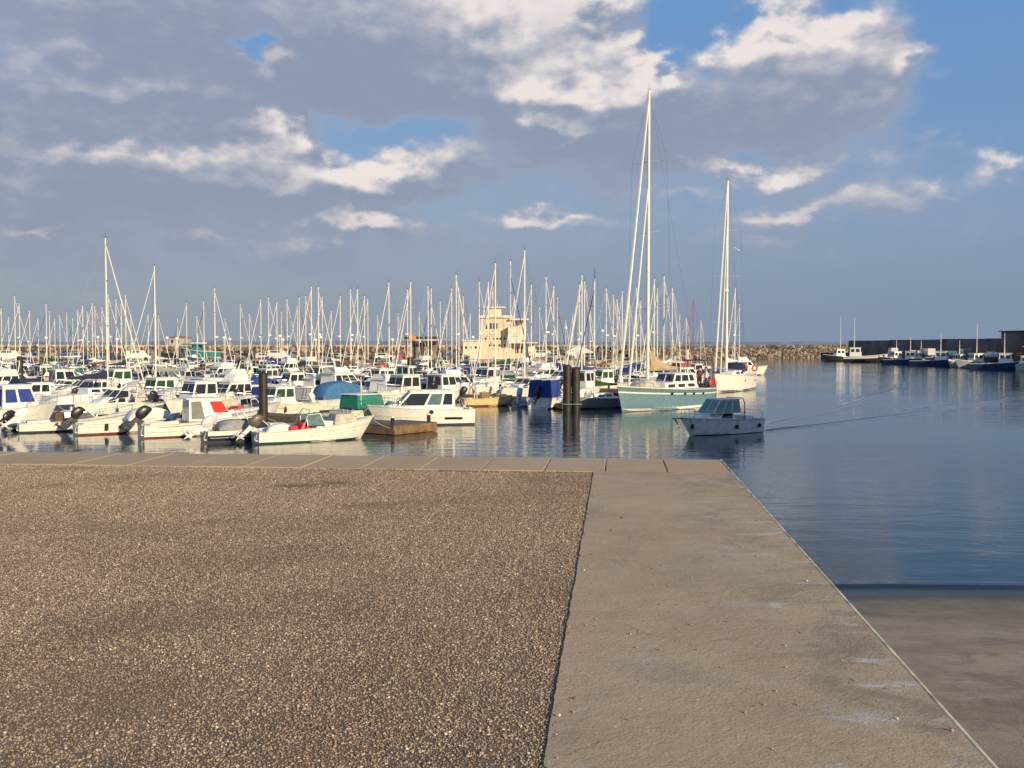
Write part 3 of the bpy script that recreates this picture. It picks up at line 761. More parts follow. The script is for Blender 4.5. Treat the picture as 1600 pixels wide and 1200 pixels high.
# pontoons
ND = Vector((math.sin(R(NAZ)), math.cos(R(NAZ)), 0)); TD = Vector((-ND.y, ND.x, 0))      # across, along (to the left, away)
P1 = ND.dot(Vector((-5.9, 59.4, 0))); SP = 17.9
def pont(k): return P1+SP*k+(9 if k else 0)
def ppos(k, s, off=0):          # s: distance along TD
    return ND*(pont(k)+off)+TD*s
ENDS = [None]*9
endpx = [628, 925, 1060, 1120, 1150, 1160, 1165, 1160, 1150]
GRP_P = 'floating pontoons of the marina'
plabel = ['brown wooden floating pontoon ending between the front row and white cruiser', 'floating pontoon ending at the double dark pile', 'third pontoon back with a dark pile near the cream tower',
          'fourth pontoon back ending by the white yacht', 'fifth pontoon back among the tall masts', 'sixth pontoon back among the far masts', 'rearmost pontoon before the far quay']
for k in range(7):
    # right end: smallest s where px <= endpx
    s = -60
    while True:
        p = ppos(k, s); px, _ = proj((p.x, p.y, WZ))
        if p.y > 5 and px <= endpx[k]: break
        s += .5
    ENDS[k] = s
    e = s
    while True:
        p = ppos(k, e); px, _ = proj((p.x, p.y, WZ))
        if px < -60 or p.y > 203: break
        e += .5
    root = thing('pontoon', plabel[k], 'pontoon', (0,0,0), 0, GRP_P)
    def pbox(mb, s0, s1, w0, w1, z0, z1):
        a = [ppos(k, ss, oo)+Vector((0,0,WZ+z)) for z in (z0, z1) for ss, oo in ((s0,w0),(s0,w1),(s1,w1),(s1,w0))]
        return mb.add(a, [(3,2,1,0),(4,5,6,7),(0,1,5,4),(1,2,6,5),(2,3,7,6),(3,0,4,7)])
    pbox(MB(), s, e, -1.0, 1.0, .40, .48).build('deck', PDECK, root)
    pbox(pbox(MB(), s, e, -1.03, -.97, .12, .43), s, e, .97, 1.03, .12, .43).build('fascia', PONT, root)
    fl = MB(); u = s+.3
    while u < min(e, s+50): pbox(fl, u, u+2.2, -.9, .9, -.3, .36); u += 3.4
    fl.build('float', mat('pontoon_float', (.30,.27,.22), .8), root)
    if k == 0:      # wide wooden head of the front pontoon
        hd = pbox(MB(), s-1.6, s+1.5, -2.2, 1.4, .02, .50).build('end_platform', PONT, root, bevel=.02)
        j = s-1.6
        while j < s+1.4:
            pbox(MB(), j+.012, j+.24, -2.22, 1.42, .503, .535).build('plank', PDECK, hd); j += .252
        pbox(MB(), s-1.66, s-1.60, -2.2, 1.4, .12, .30).build('fender_board', PONT, hd)
        for oo in (-1.9, 1.1):
            b = ppos(k, s-1.2, oo)+Vector((0,0,WZ)); MB().cyl(b+Vector((0,0,.5)), b+Vector((0,0,.95)), .11, .11, 8).build('bollard', RUB, hd); MB().cyl(b+Vector((0,0,.95)), b+Vector((0,0,1.03)), .13, .13, 8).build('bollard_cap', WH, hd)
# low platform at the double pile
p = wz(898, 638)
root = thing('mooring_platform', 'low brown mooring platform at the foot of the double dark pile', 'platform', (p.x, p.y, WZ), R(20))
MB().box(-1.6,1.7,-1.2,1.2,.05,.38).build('float', PONT, root, bevel=.02)
for i in range(12): MB().box(-1.6+i*.275,-1.6+i*.275+.26,-1.22,1.22,.383,.42).build('plank', PDECK, root)
rp = MB()
for i in range(4): rp.torus((1.3,-.5,.46+.05*i), .34-.03*i, .03, 'z', 16, 5)
pc = thing('rope_coil', 'yellow rope coil lying on the mooring platform by the double pile', 'rope', (p.x, p.y, WZ), R(20)); rp.build('coil', mat('yellow_rope', (.62,.45,.16), .9), pc)

def pile(px, ytop, ybase, dia, label, n=1, d=None):
    for k in range(n):
        a = atd(px+(k-(n-1)/2)*13.5, ytop+(4 if k else 0), d)
        root = thing('mooring_pile', label if n == 1 else label[k], 'pile', (a.x, a.y, WZ-1), 0, 'dark mooring piles')
        h = a.z-WZ+1
        MB().cyl((0,0,0), (0,0,h), dia/2*1.05, dia/2, 14).build('post', PILE, root, smooth=True)
        MB().cyl((0,0,h), (0,0,h+.10), dia/2*1.02, dia/4, 14).build('cap', PILE, root, smooth=True)
        MB().torus((0,0,1.55), dia/2+.10, .06, 'z').build('guide_ring', STEEL, root, smooth=True)
pile(411, 584, 650, .50, 'dark round mooring pile standing behind the navy speedboat', d=59)
pile(376, 563, 595, .70, 'dark mooring pile in front of the navy windowed cabin', d=108)
pile(31, 558, 578, .60, 'leftmost dark mooring pile, left of the tall leaning stay', d=106)
pile(641, 559, 590, .72, 'dark mooring pile left of the cream tower', d=118)
pile(893, 572, 640, .62, ['left of the two dark piles standing together by the blue tent boat', 'right and shorter of the two dark piles standing together'], 2, d=77)

# ---------------- H white cruiser right of the front pontoon
r_ = hero('cabin_cruiser', 'white cabin cruiser with long windows and sharp bow beside the brown pontoon', 656, 663, 256, r=3)
H = Hull(6.7, 2.5, 1.25, .95, full=2.6, stern=.92); basic(r_, H, WH, c0=.04, c1=.2)
house(r_, -2.1, 1.75, 2.0, 1.6, 1.0, 2.12, 1.1, .0, WH, wins=[(.05,.22,.25,.86),(.26,.50,.25,.86,GLB),(.54,.95,.22,.88,GL)], front=[(.05,.47,.2,.88),(.53,.95,.2,.88)], roof=(.1,.08), front_w=1.6)
house(r_, 1.3, 2.4, 1.4, 1.0, 1.1, 1.34, .6, 0, WH, name='trunk', front_w=.9); pulpit(r_, H)
H.band(.44,.50,.012,.08,1).build('hull_stripe', WH3, r_); 
for t in (.12,): quad_panel([H.S(t,.55,1),H.S(t+.17,.55,1),H.S(t+.17,.72,1),H.S(t,.72,1)][::-1],0,1,.2,.8,.02).build('vent', GL, r_)
for side in (1,-1):
    p = H.at_z(.42, .85, side, .012); MB().cyl(p, p+Vector((0,side*.02,0)), .14, .14, 10).build('porthole', GL, r_)
arch(r_, -3.0, 1.9, .95, 1.6, STEEL, .018, .2, 'stern_rail')

# I green canvas boat
r_ = hero('canvas_boat', 'white boat with a bright green canvas tent over the cockpit', 586, 659, 40, r=2.6)
H = Hull(5.9, 2.5, 1.15, .9); basic(r_, H, WH2, c0=.05, c1=.3)
house(r_, -2.3, .1, 1.9, 1.7, .95, 1.85, .25, .1, CGREEN, name='canvas_tent', roof=(.06,.06), roofm=WH)
house(r_, .2, 1.9, 1.6, 1.2, .95, 1.35, .8, 0, WH, wins=[(.1,.6,.2,.7)], front_w=1.1, name='cuddy'); pulpit(r_, H)
cyl_part(r_, 'antenna', (-2.0,-.9,1.0), (-2.0,-.9,3.0), .025, WH)
for side in (1,-1):
    p = H.at_z(.35, .8, side, .012); MB().sphere(p, .12, 8, (1.5,.2,.6)).build('porthole', GL, r_)

r_ = hero('canvas_boat', 'boat under a large steel blue canvas cover behind the green tent boat', 530, 640, 42, r=2.4)
H = Hull(6.0, 2.4, 1.1, .85); basic(r_, H, WH3, c0=.05, c1=.35); canopy(r_, -2.2, 1.9, 2.1, .9, 2.25, CLB, name='canvas_cover'); pulpit(r_, H)

r_ = hero('workboat', 'small cream yellow workboat with wooden seat box near the open water', 762, 634, 75, r=2)
H = Hull(4.2, 1.8, .85, .6, dr=.25, rake=.5); basic(r_, H, YEL, c0=.06, c1=.75, boot=ANTR, bt=.12, rub=YEL)
MB().box(-.6,.1,-.35,.35,.3,1.1).build('seat_box', WOOD, r_, bevel=.03); arch(r_, -1.0, .9, .6, 1.15, YEL, .05, -.05, 'gantry'); outboard(r_, -2.1, 0, .65, 35, BLK, 1.2)
MB().box(.8,1.5,-.5,.5,.6,.95).build('fish_box', YEL, r_, bevel=.03)

r_ = hero('inflatable_boat', 'small grey inflatable boat with pale outboard left of the blue tent boat', 826, 634, 30, r=1.3)
mb = MB()
for sd_ in (-1, 1): mb.tube([Vector((-1.5,sd_*.6,.28)), Vector((.8,sd_*.6,.30)), Vector((1.4,sd_*.38,.42)), Vector((1.7,0,.5))], .22, 10)
mb.build('tube', CGREY, r_, smooth=True); MB().box(-1.3,1.0,-.5,.5,.05,.2).build('floor', GREYD, r_); outboard(r_, -1.4, 0, .55, 20, ENG, 1.25, ENG)

r_ = hero('canvas_boat', 'white motorboat with royal blue cockpit tent beside the double pile', 862, 636, 25, r=2.3)
H = Hull(5.6, 2.3, 1.1, .85); basic(r_, H, WH, c0=.05, c1=.3)
house(r_, -2.6, -.3, 2.0, 1.75, .7, 2.25, .1, .1, CBLUE, name='canvas_tent', roof=(.05,.05), roofm=WH)
house(r_, -.3, 1.5, 1.6, 1.2, .95, 1.5, .8, 0, WH, wins=[(.1,.7,.2,.8)], front_w=1.1, name='cuddy'); outboard(r_, -2.8, .0, .9, 30, BLK, 1.16); pulpit(r_, H)

# ---------------- sailboats
def sail_rig(root, xm, zm, top, L, bowx, bowz, boomL, boomz, cover=CNAVY, mr=.085, sp=(.38,.68), spw=.95, furl=ALU, furltop=.93, back=True, radar=False, wires=True, bowtip=None, cs=1.0, furlr=.06, mm=ALU, lod=False):
    n = 6 if lod else 8
    MB().cyl((xm,0,zm), (xm,0,top), mr, mr*.72, n).build('mast', mm, root, smooth=True)
    h = top-zm
    for f in sp:
        z = zm+h*f; w_ = spw*(1.1-f*.35)
        MB().loft([[(xm-.12+dx,sy*w_*1.0,z+dz) for dx, dz in ((-.03,0),(0,.02),(.03,0),(0,-.02))] if sy else [(xm+dx,0,z+dz-.02) for dx, dz in ((-.04,0),(0,.03),(.04,0),(0,-.03))] for sy in (-1,0,1)]).build('spreader', mm, root)
    if boomL: MB().cyl((xm-.1,0,boomz), (xm-boomL,0,boomz+.05), .06, .06, 6).build('boom', mm, root)
    if cover and boomL:
        rings = []
        for i in range(8):
            f = i/7; x = xm-.08-(boomL-.15)*f; hh = (.42*(1-f)**1.8+.16)*cs; ww = .15*(1-.5*f)*(1+.3*(cs-1))
            rings.append([(x,-ww*.5,boomz-.05),(x,-ww,boomz+hh*.3),(x,-ww*.5,boomz+hh*.85),(x,0,boomz+hh),(x,ww*.5,boomz+hh*.85),(x,ww,boomz+hh*.3),(x,ww*.5,boomz-.05)])
        MB().loft(rings).build('sail_cover', cover, root, smooth=True)
    ft = zm+h*furltop
    MB().cyl((bowx,0,bowz+.25), (xm+.05,0,ft), furlr, furlr*.6, 5).build('furled_sail', furl, root, smooth=True)
    if wires:
        mb = MB(); r = .010 if not lod else .014
        if back: mb.cyl((-L/2+.1,0,bowz*.8), (xm,0,top), r, r, 3, False)
        for sd_ in (-1,1):
            f = sp[-1]; z = zm+h*f; w_ = spw*(1.1-f*.35)
            mb.cyl((xm-.1,sd_*spw*1.15,bowz*.85),(xm-.12,sd_*w_,z), r, r, 3, False); mb.cyl((xm-.12,sd_*w_,z),(xm,0,top-.2), r, r, 3, False)
        mb.build('rigging', WIRE, root)
    mb = MB().cyl((xm,0,top),(xm,0,top+.55),.012,.008,4).cyl((xm-.3,0,top+.12),(xm+.3,0,top+.12),.012,.012,4)
    mb.build('masthead_gear', BLK, root)
    if radar: MB().cyl((xm+.28,0,zm+h*.42),(xm+.28,0,zm+h*.42+.22),.26,.24,10).cyl((xm,0,zm+h*.42),(xm+.3,0,zm+h*.42),.04,.04,5).build('radar', WH, root, smooth=True)

def flagm(name, c0, c1, c2):
    m = bpy.data.materials.new(name); m.use_nodes = True; t = NT(m.node_tree); b = m.node_tree.nodes['Principled BSDF']
    t.put(b.inputs['Base Color'], c0+(1,)); b.inputs['Roughness'].default_value = .9; return m
def flag(root, x, y, z, w_, h_, m, ang_=2.6, nm='ensign'):
    mb = MB(); n = 6
    for i in range(n+1):
        f = i/n; xx = x+math.cos(ang_)*w_*f; yy = y+math.sin(ang_)*w_*f+.05*math.sin(f*7); dz = -.25*f*f*h_
        mb.v += [(xx,yy,z+dz),(xx,yy,z+h_+dz)]
    for i in range(n): mb.f.append((2*i,2*i+2,2*i+3,2*i+1))
    o = mb.build(nm, m, root); s_ = o.modifiers.new('solid','SOLIDIFY'); s_.thickness = .004; return o

# teal yacht
r_ = thing('sailing_yacht', 'large teal sailing yacht with the tallest mast and tan sail cover', 'yacht'); place(r_, 11.75, 80.5, 221); r_.scale = (.85, .95, 1); placed.append((12.4,81.3,5)); placed.append((9.5,78,3)); placed.append((15.5,85,3))
H = Hull(14.2, 4.1, 1.95, 1.45, dr=.5, rake=1.0, stern=.78, full=2.3, mx=.42, flare=.12, sr=-.4)
H.skin(24).build('hull', TEAL, r_, smooth=True); H.deck(.06,.24,.4,.5).build('deck', DECK, r_)
H.band(.84,1.0,.006,n=26).build('sheer_band', TEALD, r_, smooth=True); H.band(.74,.80,.010,n=26).build('hull_stripe', WH, r_, smooth=True)
H.band(.03,.22,.008,absz=True,n=26).build('boot_stripe', WH, r_, smooth=True); H.band(-.3,.03,.006,absz=True,n=26).build('antifouling', ANTI, r_)
H.rail(.04, n=24).build('toe_rail', WH2, r_)
for t in (.22,.35,.46,.60):
    for sd_ in (-1,1):
        a = H.at_z(t-.014, .70*H.sheer(t), sd_, .02); b = H.at_z(t+.014, .70*H.sheer(t), sd_, .02); u_ = H.at_z(t+.014, .83*H.sheer(t), sd_, .02); v_ = H.at_z(t-.014, .83*H.sheer(t), sd_, .02)
        q4 = [a,b,u_,v_] if sd_ == -1 else [b,a,v_,u_]
        quad_panel(q4,0,1,0,1,.004).build('porthole', GL, r_)
house(r_, -4.2, 1.2, 2.7, 2.3, 1.55, 2.05, .4, .1, WH, wins=[(.1,.3,.25,.75),(.4,.6,.25,.75),(.7,.9,.25,.75)], name='coachroof', front_w=2.0)
house(r_, -3.9, -.4, 2.3, 2.0, 2.04, 2.72, .55, .25, WH, wins=[(.03,.24,.15,.85),(.30,.62,.15,.85),(.68,.95,.15,.85)], front=[(.05,.46,.1,.9),(.54,.95,.1,.9)], name='doghouse', roof=(.15,.07), front_w=1.9)
sail_rig(r_, 2.3, 1.95, 24.4, 14.2, 6.7, 1.95, 4.9, 3.05, CTAN, .15, (.26,.52,.76), 2.0, furltop=.965, radar=False, furlr=.12, cs=1.0, wires=True)
rings = []
for i in range(9):       # loosely stowed mainsail, high at the mast
    f = i/8; x = 2.12-4.7*f; hh = 1.55*(1-f)**2.2+.28; ww = .28*(1-.55*f)
    rings.append([(x,-ww*.5,3.0),(x,-ww,3.0+hh*.25),(x,-ww*.35,3.0+hh*.8),(x,0,3.0+hh),(x,ww*.35,3.0+hh*.8),(x,ww,3.0+hh*.25),(x,ww*.5,3.0)])
MB().loft(rings).build('stowed_mainsail', CTAN, r_, smooth=True)
MB().cyl((5.3,0,1.9),(2.38,0,17.0),.09,.06,6).build('staysail', ALU, r_, smooth=True)
pulpit(r_, H, .66, .985, .65, .018, n=8); pulpit(r_, H, .05, .62, .6, .01, 'guard_rail', 10)
canopy(r_, 1.3, 4.2, 1.5, 1.75, 2.35, CBEI, name='tender_cover')
arch(r_, -6.3, 2.8, 1.5, 3.7, STEEL, .035, -.1, 'stern_arch'); cyl_part(r_, 'radar_pole', (-6.4,-1.0,1.5), (-6.4,-1.0,4.6), .10, WH); MB().box(-6.9,-5.9,-1.1,.9,3.7,3.78).build('solar_panel', CNAVY, r_)
RED = flagm('red_flag_cloth', (.55,.03,.03), 0, 0); ORF = flagm('orange_flag_cloth', (.75,.20,.04), 0, 0)
flag(r_, -7.0, .9, 1.7, .6, .45, RED, 2.2); MB().torus((-6.6,1.4,2.0), .28, .09, 'x').build('lifebuoy', ORG, r_)
cyl_part(r_, 'boarding_ladder', (-7.1,-.3,.4), (-6.9,-.3,1.7), .03, STEEL)

# people on its after deck
SKIN = mat('skin', (.42,.24,.17), .6); CL1 = mat('dark_red_shirt', (.22,.04,.04), .9); CL2 = mat('white_shirt', (.65,.62,.58), .9); TR = mat('dark_trousers', (.03,.03,.045), .9); HR = mat('dark_hair', (.03,.02,.015), .8)
def person(loc, rz, shirt, label):
    root = thing('person', label, 'person', loc, rz)
    vs = [(0,0,.95),(0,0,1.15),(0,0,1.38),(0,0,1.50),(0,0,1.62),(.02,0,1.72),(0,.10,.88),(.02,.12,.50),(0,.12,.06),(.13,.13,.03),(0,-.10,.88),(.04,-.12,.50),(0,-.12,.06),(.13,-.13,.03),
          (0,.20,1.38),(.03,.25,1.12),(.16,.22,.92),(.22,.20,.86),(0,-.20,1.38),(.03,-.25,1.12),(.16,-.22,.92),(.22,-.20,.86)]
    es = [(0,1),(1,2),(2,3),(3,4),(4,5),(0,6),(6,7),(7,8),(8,9),(0,10),(10,11),(11,12),(12,13),(2,14),(14,15),(15,16),(16,17),(2,18),(18,19),(19,20),(20,21)]
    rad = [.15,.135,.16,.06,.10,.08,.09,.065,.05,.035,.09,.065,.05,.035,.06,.045,.033,.028,.06,.045,.033,.028]
    me = bpy.data.meshes.new('body'); me.from_pydata(vs, es, []); o = bpy.data.objects.new('body', me); C.objects.link(o); o.parent = root
    sk = o.modifiers.new('skin','SKIN'); 
    for i, r in enumerate(rad): me.skin_vertices[0].data[i].radius = (r*.85 if i in (0,1,2) else r, r*1.1 if i in (0,1,2) else r)
    me.skin_vertices[0].data[0].use_root = True
    ss = o.modifiers.new('sub','SUBSURF'); ss.levels = 1; ss.render_levels = 1
    me.materials.append(SKIN)
    MB().loft([[(.0+.19*math.cos(a)*k*.8,.22*math.sin(a)*k,z) for a in [i*PI/4 for i in range(8)]] for z, k in ((.90,.95),(1.1,.88),(1.36,1.0),(1.47,.6))]).build('shirt', shirt, root, smooth=True)
    for sd_ in (-1,1): MB().cyl((0,sd_*.10,.92),(.02,sd_*.12,.5),.115,.085,8).cyl((.02,sd_*.12,.5),(0,sd_*.12,.1),.085,.065,8).build('trouser_leg', TR, root, smooth=True)
    MB().sphere((-.01,0,1.735), .105, 8, (1,.9,.75)).build('hair', HR, root, smooth=True)
    return root
def on_yacht(x, y, z):
    a = R(90-221); x *= .85; return (11.75+x*math.cos(a)-y*math.sin(a), 80.5+x*math.sin(a)+y*math.cos(a), WZ+z)
person(on_yacht(-5.6,1.2,1.42), 3.0, CL2, 'person in a pale shirt standing on the teal yacht after deck')
person(on_yacht(-6.6,.1,1.42), 4.2, CL1, 'person in a dark red shirt standing at the teal yacht stern')

# white yacht at right
r_ = thing('sailing_yacht', 'white sailing yacht with tall mast moored outermost beside the open water', 'yacht'); place(r_, 23.6, 111.0, 207); placed += [(24.3,112,5), (22,108,3), (26.5,116,3)]
H = Hull(11.8, 3.8, 1.95, 1.5, dr=.5, rake=1.1, stern=.80, full=2.3, mx=.42, flare=.12, sr=.4)
H.skin(20).build('hull', WH, r_, smooth=True); H.deck(.06,.28,.4,.5).build('deck', DECK, r_)
H.band(.03,.16,.008,absz=True).build('boot_stripe', ANTI, r_); H.rail(.04).build('toe_rail', WH3, r_)
house(r_, -2.6, 2.2, 2.2, 1.7, 1.6, 2.15, 1.2, .1, WH, wins=[(.1,.3,.3,.75),(.4,.65,.3,.75)], name='coachroof', front_w=1.5)
canopy(r_, -3.6, -1.9, 2.2, 2.0, 3.0, CNAVY, name='sprayhood')
sail_rig(r_, 1.4, 2.1, 22.4, 11.8, 5.6, 1.95, 4.6, 3.1, CWH, .15, (.26,.5,.74), 1.7, furltop=.98, radar=True, furlr=.10)
MB().cyl((3.6,0,2.0),(1.5,0,17.5),.07,.05,6).build('staysail', ALU, r_, smooth=True)
pulpit(r_, H, .66, .985, .6, .018, n=8); pulpit(r_, H, .04, .60, .6, .012, 'guard_rail', 8)
for y_ in (-1.4, 1.4): MB().torus((-5.4,y_,2.3), .28, .10, 'x').build('lifebuoy', ORG, r_)
flag(r_, -5.9, 0, 2.3, .6, .5, ORF, 2.4)
for sd_ in (-1,1):
    p = H.at_z(.52, 1.1, sd_, .01); MB().cyl(p, p+Vector((0,sd_*.02,0)), .12, .12, 10).build('porthole', GL, r_)
    for t in (.10,.14): p = H.at_z(t, 1.0, sd_, .008); MB().box(p.x-.15,p.x+.15,p.y-.01,p.y+.01,p.z-.06,p.z+.06).build('hull_mark', ANTI, r_)
cyl_part(r_, 'pole', (-5.4,0,1.6), (-5.4,0,5.0), .03, STEEL)

# moving boat
r_ = thing('motor_cruiser', 'pale grey-white motorboat under way with green tinted screens and black fenders', 'boat'); place(r_, 11.75, 58.3, 236, .92); r_.scale = (.92,.92,.86); placed.append((11.8,57.7,6))
H = Hull(6.3, 2.35, 1.18, .92, dr=.35, rake=1.0, full=2.2, mx=.38, stern=.88, flare=.2); basic(r_, H, mat('pale_hull', (.84,.84,.82), .4), c0=.04, c1=.36, boot=ANTI, rub=GREYD, bt=.04)
house(r_, -.7, 2.3, 1.8, 1.2, 1.0, 1.42, 1.3, 0, WH3, wins=[(.08,.40,.12,.82)], name='cabin', front_w=1.1)
wh = house(r_, -1.15, 1.15, 1.75, 1.5, 1.38, 2.28, .75, .05, WH3, wins=[(.04,.34,.06,.93),(.38,.64,.06,.93),(.68,.97,.06,.93)], front=[(.04,.47,.06,.93),(.53,.96,.06,.93)], glass=GLB, name='wheelhouse', roof=(.10,.05), roofm=WH3, front_w=1.45)
pulpit(r_, H, .62, .99, .55, .018); MB().box(3.0,3.75,-.12,.12,1.13,1.19).build('bow_sprit', WOOD, r_); MB().cyl((3.6,0,1.15),(3.35,0,.75),.05,.03,6).build('anchor', BLK, r_)
arch(r_, -2.9, 1.9, .92, 1.5, STEEL, .018, .0, 'stern_rail'); arch(r_, -1.45, 1.7, .92, 2.35, mat('red_brown_tube', (.28,.06,.04), .5), .03, .0, 'canopy_hoop')
for t in (.42, .10): 
    fender(r_, H, t, 1, RUB, .10, .25, .30); fender(r_, H, t, -1, RUB, .10, .25, .30)
fender(r_, H, .93, 1, RUB, .09, .3, .4)
MB().box(-2.5,-1.9,-.6,.6,.5,1.15).build('engine_box', WH3, r_, bevel=.05); cyl_part(r_, 'antenna', (-1.0,.3,2.3), (-1.3,.3,3.5), .012, WH)

# ---------------- prototypes
def mk_motor(kind, **k):
    root = thing('motorboat', 'x', 'boat'); 
    L = k.get('L', 6.2); B = k.get('B', 2.35); H = Hull(L, B, k.get('fb', 1.2), k.get('fs', .85), full=2.6)
    hm = k.get('hm', WH); cm = k.get('cm', CBLUE); g = k.get('g', GL)
    basic(root, H, hm, stripe=k.get('stripe'), c0=.05, c1=k.get('c1', .42), boot=k.get('boot', ANTI))
    z = k.get('fs', .85)
    if kind == 'pilot':
        house(root, -.6, 1.5, 1.8, 1.6, z+.05, z+1.45, .45, .05, WH, wins=[(.08,.44,.42,.88,g),(.52,.94,.42,.88,g)], front=[(.04,.48,.4,.9,g),(.52,.96,.4,.9,g)], aft=[(.08,.45,.02,.92,g),(.55,.92,.42,.9,g)], roof=(.16,.07), front_w=1.55)
        house(root, 1.4, 2.3, 1.3, 1.0, z+.12, z+.4, .4, 0, WH, name='trunk', front_w=.9)
    elif kind == 'cruiser':
        house(root, -.4, 2.1, 1.9, 1.4, z+.05, z+.6, 1.1, 0, WH, wins=[(.08,.35,.3,.8,g),(.42,.7,.3,.8,g)], front_w=1.2)
        windscreen(root, .6, 1.7, z+.55, .5, .55, g, 1.1)
        arch(root, -.9, 1.9, z, z+1.4, WH, .04, -.35, 'targa_arch')
    elif kind == 'tent':
        house(root, -2.5, .0, 2.0, 1.7, z, z+1.15, .25, .05, cm, name='canvas_tent', wins=[], roof=None)
        house(root, .0, 2.0, 1.7, 1.3, z+.05, z+.55, .9, 0, WH, wins=[(.1,.6,.25,.75,g)], front_w=1.1)
    elif kind == 'covered':
        canopy(root, -2.7, 2.3, 2.1, z-.05, z+.75, cm, name='canvas_cover')
    elif kind == 'fly':
        house(root, -1.4, 1.8, 2.1, 1.8, z+.05, z+1.2, 1.0, .1, WH, wins=[(.05,.30,.4,.86,g),(.35,.62,.4,.86,g),(.67,.93,.4,.86,g)], front=[(.04,.48,.3,.88,g),(.52,.96,.3,.88,g)], roof=(.2,.08), front_w=1.7)
        house(root, -1.2, .6, 1.5, 1.3, z+1.3, z+1.75, .4, 0, WH, name='flybridge'); arch(root, -1.2, 1.7, z+1.3, z+2.6, WH, .05, -.3, 'radar_arch')
    elif kind == 'open':
        windscreen(root, .6, 1.4, z+.1, .6, .3, g, .8); MB().box(-.1,.6,-.45,.45,.4,z+.25).build('console', WH, root, bevel=.04)
        MB().box(-1.3,-.8,-.5,.5,.35,z+.2).build('seat', cm, root, bevel=.05)
    if k.get('ob', True): outboard(root, -L/2, 0, z, k.get('tilt', 35), k.get('em', BLK), 1.1)
    pulpit(root, H, n=5, mid=False, r=.018)
    if k.get('ant'): cyl_part(root, 'antenna', (.2,.4,z+1), (.0,.4,z+3.2), .015, WH)
    if k.get('fen', True): fender(root, H, .35, -1, CWH); fender(root, H, .6, 1, CNAVY)
    return root
def mk_sail(**k):
    root = thing('sailboat', 'x', 'sailboat')
    L = k.get('L', 8.6); B = k.get('B', 2.8); H = Hull(L, B, 1.15, .9, dr=.4, rake=.9, stern=.72, full=2.2, mx=.42, flare=.12, sr=k.get('sr', .3))
    H.skin(12).build('hull', k.get('hm', WH), root, smooth=True); H.deck(.08,.32,.35,.45, nt=10).build('deck', DECK, root)
    H.band(.0,.12,.012,absz=True,n=10).build('boot_stripe', k.get('boot', CNAVY), root)
    if k.get('stripe'): H.band(.78,.86,.008,n=10).build('hull_stripe', k['stripe'], root)
    house(root, -1.2, 2.2, 1.7, 1.3, .95, 1.42, .8, .1, WH, wins=[(.1,.35,.3,.75),(.42,.7,.3,.75)], front_w=1.0, name='coachroof')
    if k.get('hood'): canopy(root, -1.9, -.9, 1.6, 1.3, 2.0, k['hood'], name='sprayhood', n=5)
    sail_rig(root, .9, 1.4, 13.0, L, L/2-.15, 1.15, 3.4, 2.15, k.get('cover', CNAVY), .080, k.get('sp', (.42,.72)), .95, furl=k.get('furl', ALU), furltop=k.get('ft', .95), radar=k.get('radar', False), lod=True, furlr=.062)
    pulpit(root, H, .78, .985, .5, .02, n=3, mid=False)
    return root
protoM = [('white pilothouse boat', mk_motor('pilot', ant=True)), ('white low cruiser with targa arch', mk_motor('cruiser', L=6.6, tilt=30)),
          ('white boat with a blue cockpit tent', mk_motor('tent', cm=CBLUE)), ('boat under a pale fitted cover', mk_motor('covered', cm=CWH, em=ENG)),
          ('white flybridge motor yacht', mk_motor('fly', L=8.2, B=2.9, fb=1.5, fs=1.05, ob=False, c1=.3)), ('open white boat with small windscreen', mk_motor('open', cm=CRED)),
          ('cream pilothouse boat with green windows', mk_motor('pilot', g=CDG, hm=WH2, em=ENW, L=5.8)), ('white cabin cruiser with a blue stripe', mk_motor('cruiser', stripe=CBLUE, g=GLB)),]
protoS = [('white sailboat with navy boom cover', mk_sail()), ('white sailboat with blue stripe', mk_sail(stripe=CBLUE, cover=CBLUE, hood=CBLUE, radar=True)),
          ('white sailboat with grey boom cover', mk_sail(cover=CGREY, sp=(.55,), furl=CWH)), ('cream sailboat with brown boom cover', mk_sail(hm=WH2, cover=CBRN, hood=CBRN, radar=True)),
          ('white sailboat with dark furled headsail', mk_sail(cover=CDG, furl=CNAVY, ft=.85)), ('white sailboat with pale cover', mk_sail(cover=CWH, hood=CNAVY, sp=(.45,.75)))]
for _, p in protoM+protoS:
    KIDS[p] = list(p.children)
    for c in p.children: KIDS[c] = list(c.children)
used = set()
def spawn(proto, x, y, az, s, label, group, z=WZ):
    if proto in used: o = copy_tree(proto)
    else: used.add(proto); o = proto
    o.location = (x, y, z); o.rotation_euler = (0, 0, R(90-az)); o.scale = (s, s, s)
    o['label'] = label; o['group'] = group
    placed.append((x, y, 1.5*s)); return o
def ftree(name, proto, px, py, az, s, label, group='small boats on the inner pontoons', **paints):
    p = wz(px, py); o = spawn(proto, p.x, p.y, az, s, label, group); placed[-1] = (p.x, p.y, 2.2*s)
    o.name = name
    for part, m in paints.items(): paint(o, (part,), m)
    return o
A0, A1 = NAZ, NAZ+180
PM = [p for _, p in protoM]; PS = [p for _, p in protoS]
